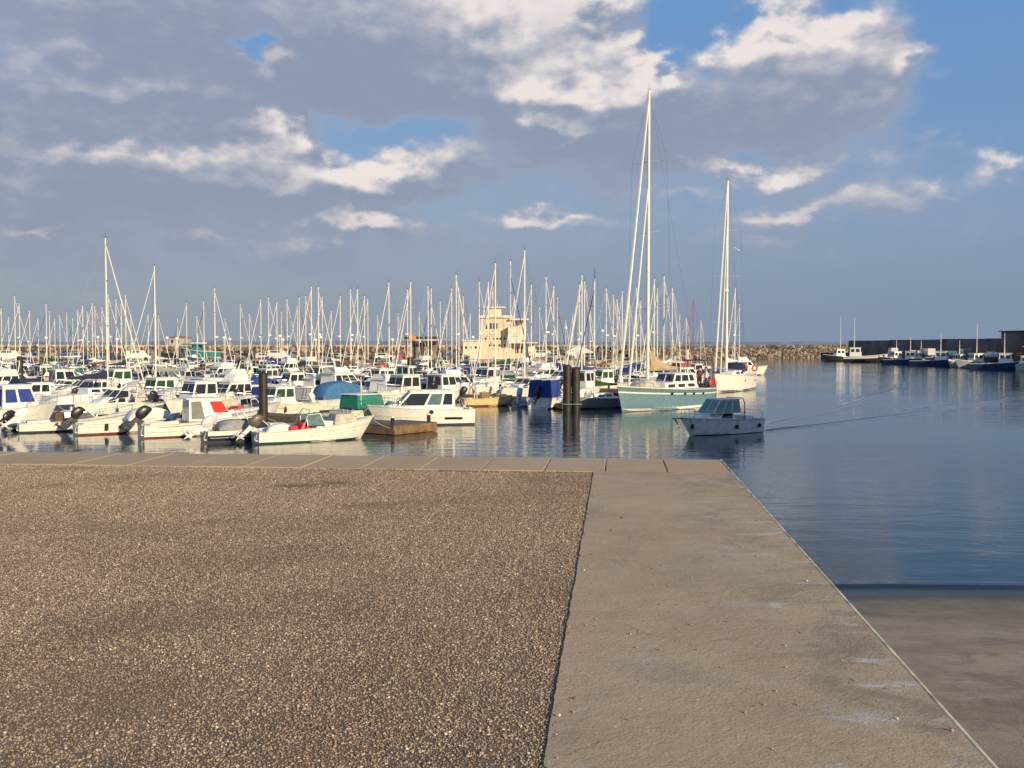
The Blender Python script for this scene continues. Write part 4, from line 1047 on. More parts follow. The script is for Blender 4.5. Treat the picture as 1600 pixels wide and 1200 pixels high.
# recognisable boats of the middle rows: (proto, px, waterline y, heading, scale, label, paints)
mid = [
 (2, 20, 628, A1, 1.0, 'white boat with navy tarp behind the leftmost pile', dict(canvas_tent=CNAVY)),
 (0, 66, 636, A1+12, .85, 'small white cabin boat with orange buoys behind the open front boat', {}),
 (3, 128, 648, 58, .95, 'white dinghy with blue sides under a pale peaked tarp', dict(hull=BLUEP, canvas_cover=CWH)),
 (0, 92, 618, A0+10, 1.1, 'white boat with two dark square windows at left', {}),
 (6, 190, 617, A1, 1.1, 'white wheelhouse boat with green window covers right of the tall leaning stay', {}),
 (1, 180, 652, A1-6, 1.0, 'grey topped cruiser with oval windows behind the low black outboard boat', {}),
 (3, 250, 627, A0+15, 1.25, 'big boat under a rounded white cover left of centre', dict(canvas_cover=CWH)),
 (0, 318, 648, A1, 1.05, 'white cabin with wide navy windows just behind the red screened boat', {}),
 (1, 305, 611, A0, 1.1, 'white cruiser with a curved grey windscreen', {}),
 (4, 362, 620, A1+8, .95, 'white motor yacht with navy windows behind the middle pile', {}),
 (2, 128, 598, A0, .9, 'boat with a green cockpit tent near the far left', dict(canvas_tent=CGREEN)),
 (2, 24, 603, A0, .95, 'white boat with dark green cockpit tent at the far left', dict(canvas_tent=CDG)),
 (5, 388, 655, A0, .9, 'open boat with bent tube frame beside the dark pile', {}),
 (0, 462, 617, A1+4, .95, 'white wheelhouse boat with blue canvas panel on its side', dict()),
 (3, 560, 612, A0+10, 1.1, 'boat under a dark brown cover behind the steel blue cover', dict(canvas_cover=CBRN)),
 (0, 636, 634, A1, 1.1, 'cream cabin boat behind the white cabin cruiser', dict(cabin=WH2)),
 (4, 712, 622, A0+30, .95, 'white motor yacht with wide black windows right of the cruiser', {}),
 (3, 655, 612, A0, 1.0, 'boat under a grey canvas by the pile left of the tower', dict(canvas_cover=CGREY)),
 (1, 612, 601, A0+40, 1.0, 'white boat with green waterline left of the tower pile', dict(boot_stripe=CGREEN)),
 (0, 765, 612, A1, 1.1, 'white pilothouse boat with round dark windows left of the green tent', {}),
 (2, 796, 610, A0, 1.05, 'boat with dark green canvas tent before the cream tower', dict(canvas_tent=CDG)),
 (4, 846, 606, A1+20, 1.0, 'white flybridge yacht right of the cream tower', {}),
 (0, 908, 622, A0, 1.1, 'white wheelhouse with tall dark panes behind the double pile', {}),
 (6, 944, 612, A1+6, 1.0, 'white wheelhouse boat with green window just left of the teal yacht', {}),
 (4, 1068, 604, A0+20, 1.0, 'white flybridge boat with red trim behind the teal yacht doghouse', dict(flybridge=REDP)),
 (3, 592, 585, A0, 1.15, 'small red covered boat among the far masts', dict(canvas_cover=REDP, hull=REDP)),
 (3, 520, 590, A0+20, 1.1, 'boat with orange-red stripes in the middle rows', dict(canvas_cover=REDP)),
 (3, 320, 583, A0+50, 1.1, 'boat with a bright blue cover below the turquoise fishing boat', dict(canvas_cover=CBLUE)),
 (3, 490, 584, A0+20, 1.0, 'low boat with a blue cover left of the red boats', dict(canvas_cover=CBLUE)),
 (5, 110, 588, A1, 1.0, 'open boat with red seats at far left rows', {}),
 (3, 1112, 597, A0, 1.1, 'boat under a dark cover between the two big yachts', dict(canvas_cover=CNAVY, hull=NAVY)),
 (4, 1162, 586, A0+40, 1.0, 'white trawler yacht behind the white sailing yacht', {}),
 (2, 1040, 598, A0, 1.0, 'boat with navy tent behind the tan sail cover', dict(canvas_tent=CNAVY)),
]
for (pi, px, py, a, s, lab, pn) in mid: 
    o = ftree('motorboat', PM[pi], px, py, a, s, lab, **pn)
# grey sailboat by the double pile and tall-masted nearer sailboats
near_s = [(4, 938, 637, 226, 1.0, 426, 'grey hulled sailboat with blue furled headsail right of the double pile', dict(hull=mat('grey_gelcoat',(.26,.27,.28),.35), furled_sail=CBLUE)),
          (0, 152, 634, A0, None, 372, 'sailboat with the tallest mast at left and a long leaning stay', {}),
          (2, 257, 612, A1+10, None, 417, 'sailboat with tall bright white mast left of the turquoise boat', {}),
          (3, 328, 600, A0, None, 450, 'sailboat with thick cream mast crossing the turquoise boat', {}),
          (2, 829, 618, A1, None, 393, 'sailboat with the tall white mast right of the cream tower', {}),
          (4, 788, 600, A0+8, None, 408, 'sailboat with dark furled sail crossing the cream tower', {})]
def mast_px(p, a, s): 
    return proj((p.x+math.sin(R(a))*.9*s, p.y+math.cos(R(a))*.9*s, WZ+13*s))
masts = []
for (pi, px, py, a, s, top, lab, pn) in near_s:
    p = wz(px, py)
    if s is None or True:
        s = (CAMZ-WZ+(HOR-top)/F*p.y)/13.0
    o = spawn(PS[pi], p.x, p.y, a, 1.0, lab, 'tall masted sailboats of the nearer rows')
    s2 = min(s, 1.25); o.scale = (s2, s2, s); placed[-1] = (p.x, p.y, 2.6)
    for part, m in pn.items(): paint(o, (part,), m)
    masts.append((mast_px(p, a, s)[0], o, False))

ML = [(3,482),(24,463),(31,474),(47,486),(73,475),(78,486),(94,492),(105,488),(122,483),(137,487),(145,474),(149,478),(170,460),(182,468),(190,475),(197,461),
 (232,491),(244,476),(248,493),(292,474),(319,471),(376,475),(408,468),(420,465),(433,472),(449,468),(465,478),(468,465),(478,463),(487,448),(498,449),(504,464),(532,463),(548,452),(559,452),(570,463),(575,467),
 (608,442),(637,453),(642,441),(669,447),(674,451),(688,471),(706,451),(713,430),(717,450),(724,463),(749,441),(763,441),(770,447),(774,412),(804,461),(830,445),(853,433),(865,447),(871,465),(884,500),(905,445),(909,430),(913,440),
 (947,451),(958,461),(964,468),(972,455),(983,470),(994,450),(1001,470),(1022,436),(1027,450),(1037,432),(1050,450),(1083,468),(1148,450),(1155,475),
 (14,495),(60,497),(86,498),(114,497),(130,478),(160,480),(205,492),(352,497),(390,490),(440,487),(518,486),(590,492),(622,489),(655,487),(698,482),(735,490),(818,487),(843,480),(895,490),(922,485),(1010,487),(1062,490),(1072,497),(1095,500),(278,497),(308,494)]
rm = random.Random(21)
for i, (px, top) in enumerate(ML):
    r0 = ray(px, 540); rx = r0.x/r0.y; best = []
    for k in range(1, 7):
        for side in (-1, 1):
            nv = pont(k)+side*5.6; den = ND.x*rx+ND.y; d = nv/den; x = rx*d
            if d > 197 or d < 85: continue
            s = (CAMZ-WZ+(HOR-top)/F*d)/13.0
            sc = abs(math.log(s/.98))
            if s < .6 or s > 1.45: continue
            tt = TD.dot(Vector((x, d, 0)))
            if tt < ENDS[k]-2: sc += .8
            if any((x-a)**2+(d-b)**2 < (1.15*s+rr)**2 for a, b, rr in placed): sc += 1.2
            best.append((sc, k, side, x, d, s))
    if not best: continue
    sc, k, side, x, d, s = min(best)
    if sc > 1.15: 
        if sc > 2.5: continue
    a = (A0 if side < 0 else A1)+rm.uniform(-4, 4)
    pi = rm.randrange(6)
    if px == 1083: pi = 0
    hx, hy = x-math.sin(R(a))*.9*s, d-math.cos(R(a))*.9*s
    o = spawn(PS[pi], hx, hy, a, s, protoS[pi][0], 'sailboats with bare masts on the inner pontoons')
    sb = min(s, 1.1); o.scale = (sb, sb, s)
    if px == 1083: paint(o, ('mast', 'furled_sail'), mat('red_mast_paint', (.42,.06,.05), .5)); o['label'] = 'sailboat with a red mast between the two big yachts'; masts.append((px, o, False))
    else: masts.append((px, o, True)); 
    o['pi'] = pi

# fill the remaining berths with motorboats
ords = ['first','second','third','fourth','fifth','sixth','seventh','eighth','ninth','tenth','eleventh','twelfth','thirteenth','fourteenth','fifteenth','sixteenth','seventeenth','eighteenth','nineteenth','twentieth']
ords += ['twenty-'+w_ for w_ in ords[:9]]+['thirtieth']+['thirty-'+w_ for w_ in ords[:9]]+['fortieth']+['forty-'+w_ for w_ in ords[:9]]
pn_name = ['front', 'second', 'third', 'fourth', 'fifth', 'sixth', 'rearmost']
rf = random.Random(8)
covers = [CBLUE, CNAVY, CWH, CGREY, CLB, CGREEN, CBEI, CBRN, CBLUE, CNAVY]; cname = {CBLUE:'blue', CNAVY:'navy', CWH:'white', CGREY:'grey', CLB:'light blue', CGREEN:'green', CBEI:'beige', CBRN:'brown'}
nm_ = 0
for k in range(7):
    for side in (-1, 1):
        if k == 0 and side == -1: continue
        s = ENDS[k]+1.2; cnt = 0; step = 2.95 if k < 3 else 3.3
        while True:
            off = side*4.6; p = ppos(k, s, off); px, py = proj((p.x, p.y, WZ))
            if px < -30 or p.y > 200: break
            s += step*rf.uniform(.95, 1.12)
            lim = {(0,1):470, (1,-1):690, (1,1):840, (2,-1):880, (2,1):945, (3,-1):1040, (3,1):1100}.get((k,side), 1160)
            if px > lim: continue
            if any((p.x-a)**2+(p.y-b)**2 < (1.25+rr)**2 for a, b, rr in placed): continue
            if k >= 3 and rf.random() < .25: continue
            if k >= 5 and rf.random() < .3: continue
            pi = rf.choice([0,1,1,2,3,3,4,5,6,7,7,5,2]) if k < 4 else rf.choice([0,1,4,4,3,7,2])
            if nm_ > 175: continue
            sc = rf.uniform(.9, 1.1)
            a = (A0 if side < 0 else A1)+rf.uniform(-5, 5)
            desc = protoM[pi][0]; cnt += 1
            cm = None
            if pi in (2, 3):
                cm = rf.choice(covers); desc = ('white boat with a %s cockpit tent' if pi == 2 else 'boat under a fitted %s cover') % cname[cm]
            lab = '%s, %s from right, %s pontoon %s side' % (desc, ords[cnt-1], pn_name[k], 'near' if side < 0 else 'far')
            o = spawn(PM[pi], p.x, p.y, a, sc, lab, 'small boats on the inner pontoons')
            o.scale = (sc*rf.uniform(.88,1.12), sc*rf.uniform(.92,1.08), sc*rf.uniform(.78,1.10))
            if cm: paint(o, ('canvas_tent', 'canvas_cover'), cm)
            if rf.random() < .10: paint(o, ('hull',), rf.choice([NAVY, WH2, BLUEP, WH3]))
            elif rf.random() < .4: paint(o, ('hull',), rf.choice([WH2, WH3]))
            nm_ += 1
# any prototype never used is removed
for _, p in protoM+protoS:
    if p not in used:
        for c in list(p.children):
            for g in list(c.children): bpy.data.objects.remove(g)
            bpy.data.objects.remove(c)
        bpy.data.objects.remove(p)
# sailboat labels by their place between landmarks
marks = [(-200, 'from the left edge of the marina'), (157, 'right of the tall left mast'), (260, 'right of the bright white left mast'), (332, 'right of the turquoise boat'), (411, 'right of the front dark pile'),
         (500, 'right of the blue covered boat'), (600, 'right of the red boat'), (665, 'right of the dark canopy building'), (780, 'right of the tower dark furled sail'), (836, 'right of the tower-side tall mast'), (931, 'right of the blue furled sail'), (1012, 'right of the tallest mast'), (1134, 'right of the outermost yacht mast')]
seg = {}
for px, o, auto in sorted(masts, key=lambda a: a[0]):
    if not auto: continue
    m_ = [m for m in marks if m[0] < px][-1]; seg[m_] = seg.get(m_, 0)+1
    o['label'] = '%s, %s mast %s' % (protoS[o['pi']][0], ords[seg[m_]-1], m_[1])
for _, o, _a in masts:
    if 'pi' in o: del o['pi']

# ------------------------------------------------------------------ far quay, breakwater, land
MB().box(-190, 34, 206, 252, -8, -2.0).build('far_quay', FARQ, kind='structure')
ROCKM = bpy.data.materials.new('breakwater_rock'); ROCKM.use_nodes = True
t = NT(ROCKM.node_tree); b = ROCKM.node_tree.nodes['Principled BSDF']; at = t.n('ShaderNodeAttribute'); at.attribute_name = 'tone'
rc = t.n('ShaderNodeValToRGB'); t.put(rc.inputs[0], at.outputs['Fac'])
rc.color_ramp.elements[0].color = (.04,.032,.028,1); rc.color_ramp.elements[1].color = (.46,.36,.26,1); e = rc.color_ramp.elements.new(.55); e.color = (.155,.12,.09,1)
t.put(b.inputs['Base Color'], t.mix(.25, rc.outputs[0], t.noise(t.n('ShaderNodeTexCoord').outputs['Object'], .6, 5, .6, 0, 'Color'), 'MULTIPLY')); b.inputs['Roughness'].default_value = .9
def breakwater(name, pts, top, wid, label, seed, dens=2.2, sz=(.55,1.15)):
    rg = np.random.default_rng(seed); pos = []; 
    for a, b_ in zip(pts, pts[1:]):
        a, b_ = Vector(a), Vector(b_); L = (b_-a).length; d = (b_-a)/L; nn = Vector((-d.y, d.x, 0)); n = int(L*dens*6)
        for _ in range(n):
            s = rg.uniform(0, L); o_ = rg.uniform(-1, .6); z = top-(abs(o_)**1.1)*(top-WZ+.3)
            p = a+d*s-nn*(-o_)*wid*(1); pos.append((p.x, p.y, z+rg.uniform(-.3,.3)))
    pos = np.array(pos); size = rg.uniform(sz[0], sz[1], len(pos))
    me = rocks_mesh(name, pos, size, rg, ROCKM, jit=.3)
    o = bpy.data.objects.new(name, me); C.objects.link(o); o['kind'] = 'stuff'; tag(o, label, 'breakwater'); return o
BW = [(-260,236,0),(-60,256,0),(30,285,0),(126,385,0)]
breakwater('breakwater_rocks', BW, .15, 5.5, 'long rubble breakwater of pale brown boulders closing the harbour', 3, 6.5, (.30,.72))
core = MB()
rings = []
for i, p in enumerate(BW): rings.append([(p[0]+2,p[1]-5,-8),(p[0],p[1]+2,-.1),(p[0]-1,p[1]+5,-.1),(p[0]-2,p[1]+12,-8)])
core.loft(rings).build('breakwater_core', mat('rubble_core', (.16,.12,.09), .9), kind='structure')
# tan wall crest above the rocks at left
cw = MB().loft([[(-260,242,-3),(-260,242,.95),(-260,243,.95),(-260,243,-3)],[(-62,262,-3),(-62,262,.9),(-62,263,.9),(-62,263,-3)],[(26,292,-3),(26,292,.8),(26,293,.8),(26,293,-3)]]).build('crest_wall', mat('crest_wall_concrete', (.48,.38,.24), .9, var=.25, vs=.3))
tag(cw, 'low tan parapet wall along the crest of the breakwater', 'wall')
# distant shore
rings = []; rr = random.Random(2)
for i in range(60):
    x = -2600+i*75; h = 3+4*rr.random()+ (5 if 15 < i < 34 else 0)
    rings.append([(x,4200,-6),(x,4230,WZ+2+h),(x,4300,WZ+2+h),(x,4400,-6)])
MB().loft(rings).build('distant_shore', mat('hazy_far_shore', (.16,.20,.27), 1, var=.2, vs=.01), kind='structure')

# harbour arm at right: wall, quay, big shed block
QX = 101.0
MB().box(QX, 170, 140, 335, -8, -1.7).build('right_quay', ground_mat('dark_quay_concrete', (.07,.062,.055), (.11,.10,.09)), kind='structure')
WD = mat('dark_stained_wall', (.17,.145,.13), .9, var=.35, vs=.15)
hw = thing('harbour_wall', 'long dark concrete sea wall behind the fishing boats at right', 'wall', (0,0,0))
y = 140; i = 0
while y < 330:
    MB().box(109, 112, y+.03, y+11.97, -1.7, 2.9-.0042*(y-140)+(.08 if i % 3 == 0 else 0)).build('panel', WD, hw); y += 12; i += 1
fb = thing('wall_block', 'taller dark flat roofed block on the sea wall at right edge', 'building', (0,0,0))
MB().box(105, 127, 150, 220, -1.7, 3.9).build('wall', WD, fb); MB().box(104.6, 127.4, 149.6, 220.4, 3.9, 4.1).build('roof', mat('dark_red_brown_roof', (.12,.05,.04), .9), fb)
for yy in range(156, 224, 9): MB().box(104.93, 105.0, yy, yy+3, -1.6, 1.2).build('door', mat('rusty_door', (.16,.07,.05), .8), fb)

# unseen block, no known building, added to throw shade over the moving boat
whp = thing('shade_block', 'plain unseen block added at right to shade the moving motorboat', 'building', (34.5, 22.5, -.3), R(90-SUN_AZ)*0)
wr = MB().box(-3.9,3.9,-5.5,5.5,0,10.4).build('wall', mat('shade_block_render', (.45,.42,.37), .9), whp)
MB().loft([[(-4.2,-5.8,10.4),(0,-5.8,11.6),(4.2,-5.8,10.4)],[(-4.2,5.8,10.4),(0,5.8,11.6),(4.2,5.8,10.4)]]).build('roof', mat('shade_block_roof', (.25,.12,.08), .9), whp)
MB().box(-3.96,-3.9,-2,2,0,4).build('door', CGREEN, wr)

# fishing vessels
def fishing(px, py, az, L, hm, label, mast=5.0, wh=WH, white_top=False, s=1.0, fb=1.9, house_x=None, wm=ALU, d=None):
    p = Vector((95.0 if py > 560.5 else 97.5, 0, 0)); p.y = p.x/((px-800)/F); root = thing('fishing_boat', label, 'fishing boat'); place(root, p.x, p.y, az)
    root['group'] = 'fishing boats along the right quay'
    H = Hull(L, L*.29, fb*L/12, fb*.55*L/12, dr=.6, rake=1.2, stern=.8, full=2.8, mx=.45, flare=.12)
    H.skin(12).build('hull', hm, root, smooth=True); H.deck(.05,.35,.3,.2).build('deck', GREYD, root); H.rail(.07, n=10).build('rubbing_strake', WH, root)
    H.band(.60 if white_top else .86,1.0,.01,n=10).build('bulwark', WH if white_top else hm, root)
    z = fb*.6*L/12; hx = house_x if house_x is not None else -.05*L
    house(root, hx, hx+.22*L, L*.2, L*.17, z, z+L*.17, .3, .1, wh, wins=[(.1,.42,.5,.85),(.55,.9,.5,.85)], front=[(.05,.3,.5,.88),(.37,.63,.5,.88),(.7,.95,.5,.88)], name='wheelhouse', roof=(.2,.1), front_w=L*.18)
    MB().cyl((hx+.08*L,0,z+L*.17),(hx+.08*L,0,z+L*.17+mast),.10,.04,6).cyl((hx+.08*L,-.6,z+L*.17+mast*.6),(hx+.08*L,.6,z+L*.17+mast*.6),.03,.03,4).build('mast', wm, root)
    MB().cyl((-.4*L,-.9,z*.8),(-.4*L,-.9,z+2.2),.06,.06,5).cyl((-.4*L,.9,z*.8),(-.4*L,.9,z+2.2),.06,.06,5).cyl((-.4*L,-.9,z+2.2),(-.4*L,.9,z+2.2),.06,.06,5).build('gallows', PONT, root)
    return root
fishing(1318, 561, 262, 12.5, DRK, 'dark hulled ship with white wheelhouse and tallest antenna by the breakwater', 9.5, s=1, fb=1.7, house_x=.0)
fishing(1360, 563, 112, 13.5, DRK, 'dark ship with white raised bow band right of the antenna ship', 8, white_top=True, fb=2.2, house_x=-5.2)
fishing(1402, 565, 250, 11, BLUEP, 'small blue fishing boat, first right of the dark ships', 3)
fishing(1420, 567, 130, 11.5, BLUEP, 'blue fishing boat with upturned bow facing right, second in line', 3.5)
fishing(1467, 569.5, 128, 12, BLUEP, 'blue fishing boat with tall white wheelhouse in the middle of the line', 4)
fishing(1528, 572, 255, 11, mat('grey_white_hull', (.36,.37,.40), .5), 'grey-white fishing boat with high white cabin and thin mast', 6)
fishing(1566, 574, 122, 11.5, BLUEP, 'larger dark blue fishing boat near the right edge', 4)
fishing(1602, 576, 200, 10, WH3, 'white fishing boat cut by the right edge of the frame', 3)
fishing(1440, 560, 230, 10, DRK, 'dark boat moored behind the blue boats', 3)
fishing(1500, 563, 230, 10, WH3, 'pale boat moored behind the grey-white fishing boat', 3)

# turquoise fishing boat by the far quay
p = atd(311, 560, 211.5)
r_ = fishing(311, 572, 285, 8.8, TURQ, 'turquoise wooden fishing boat by the far quay at left', 2.5, wh=TURQ, fb=2.9)
r_.location = (p.x, 211.5, -1.45); r_['group'] = 'boats on the far quay'; r_['label'] = 'turquoise wooden fishing boat standing on the far quay at left'
for x_ in (-2.4, 2.0): MB().box(x_-.15, x_+.15, -1.1, 1.1, -.55, -.1).build('cradle', PONT, r_)
MB().box(-3.6,3.2,-1.2,1.2,2.6,2.85).build('awning', TURQ, r_); MB().box(-1.2,1.2,-1.0,1.0,2.85,3.1).build('awning_top', WH, r_)

# vehicles
def car(px, py_, d, az, m, label, van=False, z=-2.0, grp='vehicles parked on the far quay'):
    a = atd(px, 545, d); root = thing('van' if van else 'parked_car', label, 'van' if van else 'car', (a.x, d, z), R(90-az), grp)
    h = 1.95 if van else 1.42; L = 4.9 if van else 4.2
    prof = [(-L/2,.35),(-L/2,.95 if not van else 1.8),(-L/2+.3,h if not van else h),(L*.08 if not van else L*.22,h),(L*.26 if not van else L*.36,.98 if not van else 1.1),(L/2-.15,.85),(L/2,.6),(L/2,.3)]
    MB().loft([[(x,-.84,zz) for x, zz in prof],[(x,.84,zz) for x, zz in prof]]).build('body', m, root, bevel=.05)
    for sd_ in (-.852, .852):
        MB().box(-L*.34, L*.06, min(sd_,sd_*.98), max(sd_,sd_*.98), h-.45, h-.10).build('window', GL, root)
        for x in (-L*.3, L*.3): MB().cyl((x,sd_*.9,.32),(x,sd_*1.01,.32),.32,.32,10).build('wheel', RUB, root)
    return root
cp = {'dark blue': (.03,.04,.12), 'black': (.02,.02,.025), 'maroon': (.10,.02,.02), 'silver': (.45,.45,.46), 'white': (.7,.7,.68), 'grey': (.2,.2,.21), 'red': (.4,.03,.03)}
CPM = {k: mat(k.replace(' ','_')+'_car_paint', v, .3, var=.05, coat=.6) for k, v in cp.items()}
cars = [(16,'white',1),(40,'silver',0),(58,'grey',0),(112,'dark blue',0),(127,'maroon',0),(140,'black',0),(152,'dark blue',0),(166,'maroon',0),(178,'black',0),(216,'white',1),(236,'grey',0),(268,'black',0),(352,'black',0),(368,'grey',0),(386,'black',0),(414,'silver',0),(436,'white',1),(452,'grey',0),
        (492,'maroon',0),(512,'black',0),(528,'silver',0),(552,'grey',0),(602,'white',0),(622,'red',0),(705,'dark blue',0),(720,'grey',0),(850,'white',1),(868,'grey',0),(882,'black',0),(926,'grey',0),(944,'black',0)]
lm = ['on the quay left of the first tall mast', 'on the quay left of the turquoise boat', 'on the quay between turquoise boat and red boat', 'on the quay left of the tower', 'on the quay right of the tower']
cntc = {}
for i, (px, c, vn) in enumerate(cars):
    z_ = 0 if px < 157 else 1 if px < 290 else 2 if px < 590 else 3 if px < 750 else 4
    cntc[z_] = cntc.get(z_, 0)+1
    car(px, 0, 214+(i % 3)*1.6, 90 if i % 3 else 70, CPM[c], '%s %s, %s vehicle from left %s' % (c, 'van' if vn else 'car', ords[cntc[z_]-1], lm[z_]), vn)
for i, (px, c, d) in enumerate([(1395,'white',262),(1428,'white',250),(1445,'red',244),(1486,'white',232),(1507,'grey',226),(1548,'white',214),(1452,'white',240)]):
    a = atd(px, 545, d); car(px, 0, d, 10, CPM[c], '%s %s %s from the breakwater end on the right quay' % (c, 'van' if i % 2 == 0 else 'car', ords[i]), i % 2 == 0, z=-1.7, grp='vehicles parked on the right quay')

# lamps with white globes on the far quay
GLOBE = mat('opal_globe', (.85,.84,.80), .3, var=.03)
lamps = [(72,528),(153,527),(183,530),(261,528),(276,529),(350,528),(359,530),(437,525),(442,531),(493,531),(499,523),(549,531),(613,531),(739,527),(884,512),(904,531),(941,517)]
for i, (px, py) in enumerate(lamps):
    d = 208+(i % 4)*5; a = atd(px, py, d); 
    root = thing('street_lamp', 'slim quay lamp with white globe, %s globe from the left' % ords[i], 'lamp', (a.x, d, -2.0), 0, 'globe lamps on the far quay')
    MB().cyl((0,0,0),(0,0,a.z+2.0-.3),.09,.06,6).build('post', ALU, root); MB().sphere((0,0,a.z+2.0), .34, 8).build('globe', GLOBE, root, smooth=True)

# tower building on the far quay
TW = mat('cream_render', (.66,.57,.42), .9, var=.12, vs=.5); TW2 = mat('pale_cream_render', (.74,.66,.50), .9, var=.1, vs=.5); WN = mat('dark_window', (.03,.03,.035), .2)
D0 = 226.0; kx = D0/F
def bx(px): return (px-790)*kx
def bz(py): return CAMZ+(HOR-py)*kx
tb = thing('tower_building', 'cream stepped harbour office tower rising behind the masts', 'building', ((790-800)*kx, D0, 0))
def blk(nm, x0, x1, y0, y1, dep0, dep1, m, par=None): return MB().box(bx(x0), bx(x1), dep0, dep1, bz(y1), bz(y0)).build(nm, m, par or tb)
w1 = blk('wall', 751, 800, 497, 561, 0, 9, TW); w2 = blk('wall', 762, 783, 481, 497, 1.5, 7, TW2); w3 = blk('wall', 783, 822, 499, 530, 2.5, 9, TW2)
w4 = blk('wall', 794, 815, 511, 536, -2.2, 2.5, TW2); w5 = blk('wall', 724, 751, 533, 561, -.5, 8, TW2); w6 = blk('wall', 800, 836, 536, 561, .8, 9, TW); w7 = blk('wall', 825, 836, 537, 556, -.6, .8, TW2)
blk('roof', 748, 803, 494.5, 497, -.4, 9.4, TW); blk('roof', 760, 790, 479, 481, 1.0, 7.5, TW2); blk('canopy', 796, 826, 498, 500, -1.0, 2.5, WH); blk('parapet', 722, 752, 531, 533, -.8, 8.2, TW); blk('terrace', 796, 840, 534.5, 536.5, -2.4, 0.8, TW)
for x in (758, 765.5, 771, 775.5): blk('window', x, x+(3 if x < 770 else 1.6), 505, 514, -.05, .0, WN, w1)
for x in (752,757,763,769,775,780,786): blk('window', x+.5, x+3.5, 528, 530.5, -.05, .0, WN, w1)
for x in (763,771,779,787): blk('window', x, x+3, 538, 541, -.05, 0, WN, w1)
for x in (785,790,797,806,813): blk('window', x, x+2, 502.5, 505.5, 2.45, 2.5, WN, w3)
for x in (804,808,814): blk('window', x, x+2.2, 541, 552, .75, .8, WN, w6)
for x in (727,734,742): blk('window', x, x+3, 541, 545, -.55, -.5, WN, w5)
for x in (764, 770, 777): MB().cyl((bx(x),3,bz(481)),(bx(x),3,bz(470)),.07,.04,5).build('antenna', ALU, tb)
blk('railing', 751, 800, 493, 494.5, -.35, -.3, ALU)

# dark canopy building with orange flag
cb = thing('canopy_building', 'dark flat roofed canopy building left of the tower', 'building', (0, 0, 0))
def b2(nm, x0, x1, y0, y1, d0, d1, m): return MB().box((x0-800)*kx, (x1-800)*kx, d0, d1, bz(y1), bz(y0)).build(nm, m, cb)
DB = mat('dark_brown_cladding', (.045,.028,.022), .7); b2('roof', 635, 689, 526, 530, 222, 230, DB); b2('gutter', 637, 687, 530.6, 531.8, 221.8, 222, WH); b2('beam', 640, 684, 533, 536.5, 223, 229, DB); b2('wall', 645, 680, 536.5, 561, 225, 229, mat('dull_brown_stone', (.22,.18,.13), .9))  # the wall has one dull brown stone colour
for x in (637, 660, 672, 685): b2('post', x, x+2, 530, 561, 222.5, 222.9, DB)
fl = thing('orange_flag', 'orange flag flying at the left end of the dark canopy building', 'flag', ((643-800)*kx, 221, bz(561))); MB().cyl((0,0,0),(0,0,bz(520)-bz(561)),.05,.04,5).build('pole', ALU, fl); flag(fl, 0, 0, bz(530)-bz(561), 1.5, .75, ORF, .3, 'cloth')
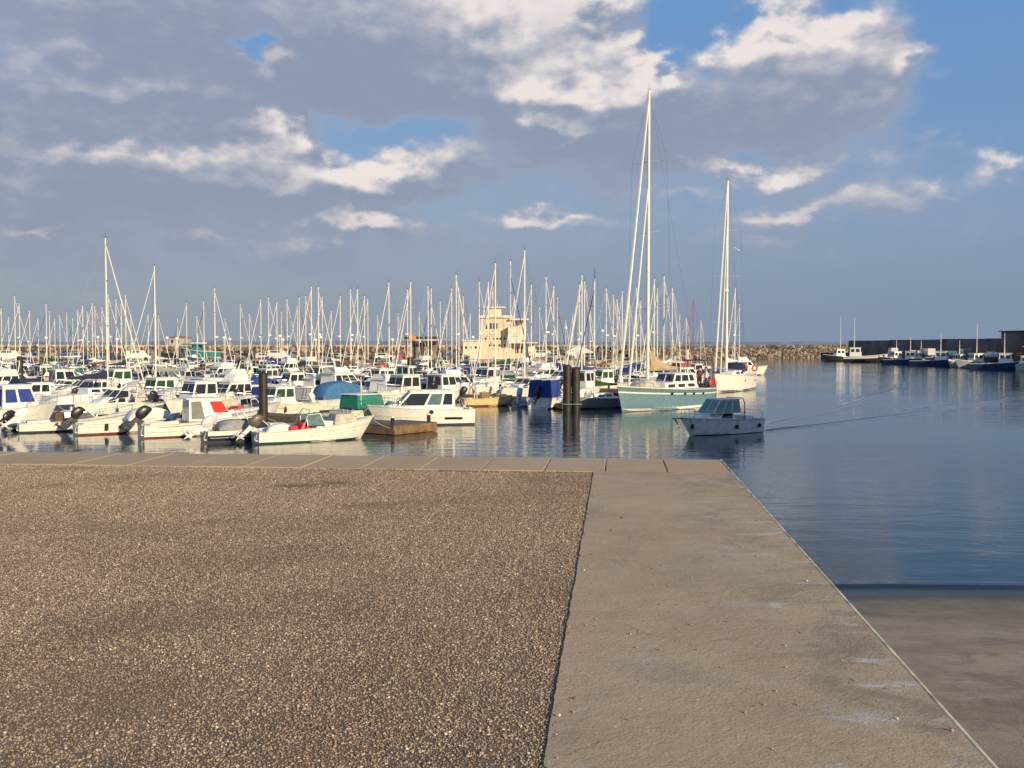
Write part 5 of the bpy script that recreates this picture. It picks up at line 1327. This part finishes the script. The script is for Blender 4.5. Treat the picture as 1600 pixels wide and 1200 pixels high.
# white tent, low pale houses far left, lift frame
p = atd(905, 550, 236); tn = thing('tent', 'small white peaked tent right of the tower on the far quay', 'tent', (p.x, 236, -2.0)); MB().loft([[(-3,-2,0),(3,-2,0),(3,2,0),(-3,2,0)],[(-3,-2,1.6),(3,-2,1.6),(3,2,1.6),(-3,2,1.6)],[(-.3,-.2,2.9),(.3,-.2,2.9),(.3,.2,2.9),(-.3,.2,2.9)]]).build('canvas', CWH, tn); MB().box(-.7,.7,-2.05,-2.0,0,1.4).build('opening', CGREY, tn)
PALE = mat('distant_render', (.42,.41,.40), .9, var=.1, vs=.2)
for i, (x0, x1, y0, lab) in enumerate([(264, 288, 528, 'pale block beyond the breakwater above the turquoise boat')]):
    d = 330; kk = d/F; h = thing('distant_building', lab, 'building', ((x0-800)*kk, d, -4)); W = (x1-x0)*kk; zt = CAMZ+(HOR-y0)*kk+4
    ww_ = MB().box(0, W, 0, 8, -2, zt).build('wall', PALE, h); MB().loft([[(-.3,-.3,zt),(W+.3,-.3,zt),(W+.3,8.3,zt),(-.3,8.3,zt)],[(1,3,zt+.7),(W-1,3,zt+.7),(W-1,5,zt+.7),(1,5,zt+.7)]]).build('roof', mat('tile_roof', (.30,.17,.12), .9), h)
    x = .8
    while x < W-1: MB().box(x, x+.7, -.05, 0, zt-1.6, zt-.6).build('window', WN, ww_); x += 1.8
p = atd(80, 550, 207); lf = thing('boat_lift', 'open brown boat lift frame standing on the far quay at left', 'boat lift', (p.x, 208, -2.0))
for x in (-1.1, 1.1):
    for y_ in (0, 3.5): MB().box(x-.12,x+.12,y_-.12,y_+.12,0,2.5).build('leg', PONT, lf)
MB().box(-1.25,1.25,-.15,.15,2.5,2.75).build('beam', PONT, lf); MB().box(-1.25,1.25,3.35,3.65,2.5,2.75).build('beam', PONT, lf)
p = atd(104, 550, 208); hb = thing('boat_on_hard', 'blue and white boat propped on the far quay at left', 'boat', (p.x, 209.5, -1.5), R(0)); H = Hull(5.6,2.2,1.2,.9); basic(hb, H, WH, stripe=CBLUE, sz=(.4,.95)); canopy(hb, -2.2, 1.6, 1.9, .9, 1.5, CNAVY)
for x in (-1.6, 1.4): MB().box(x-.1,x+.1,-.8,.8,-.5,-.05).build('cradle', PONT, hb)

# gull
gp = atd(1154, 391, 80); gl = thing('seagull', 'white gull flying right of the outermost yacht mast', 'bird', gp, R(60))
MB().loft([[(x, r*math.cos(a), r*math.sin(a)*.9) for a in [i*PI/4 for i in range(8)]] for x, r in ((-.22,.01),(-.12,.05),(.02,.075),(.14,.05),(.2,.035),(.26,.008))]).build('body', WH, gl, smooth=True)
for sd_ in (-1,1): MB().add([(.08,sd_*.04,.03),(-.10,sd_*.04,.03),(-.06,sd_*.32,.22),(.10,sd_*.30,.24),(-.16,sd_*.62,.14),(.08,sd_*.04,.05),(-.10,sd_*.04,.045),(-.06,sd_*.32,.235),(.10,sd_*.30,.255)],[(0,1,2,3),(3,2,4),(5,8,7,6),(8,4,7),(0,3,8,5),(1,6,7,2),(3,4,8),(2,7,4)]).build('wing', mat('gull_grey', (.5,.5,.52), .7), gl)
print('boats', nm_, 'masts', len(masts), 'objects', len(bpy.data.objects))
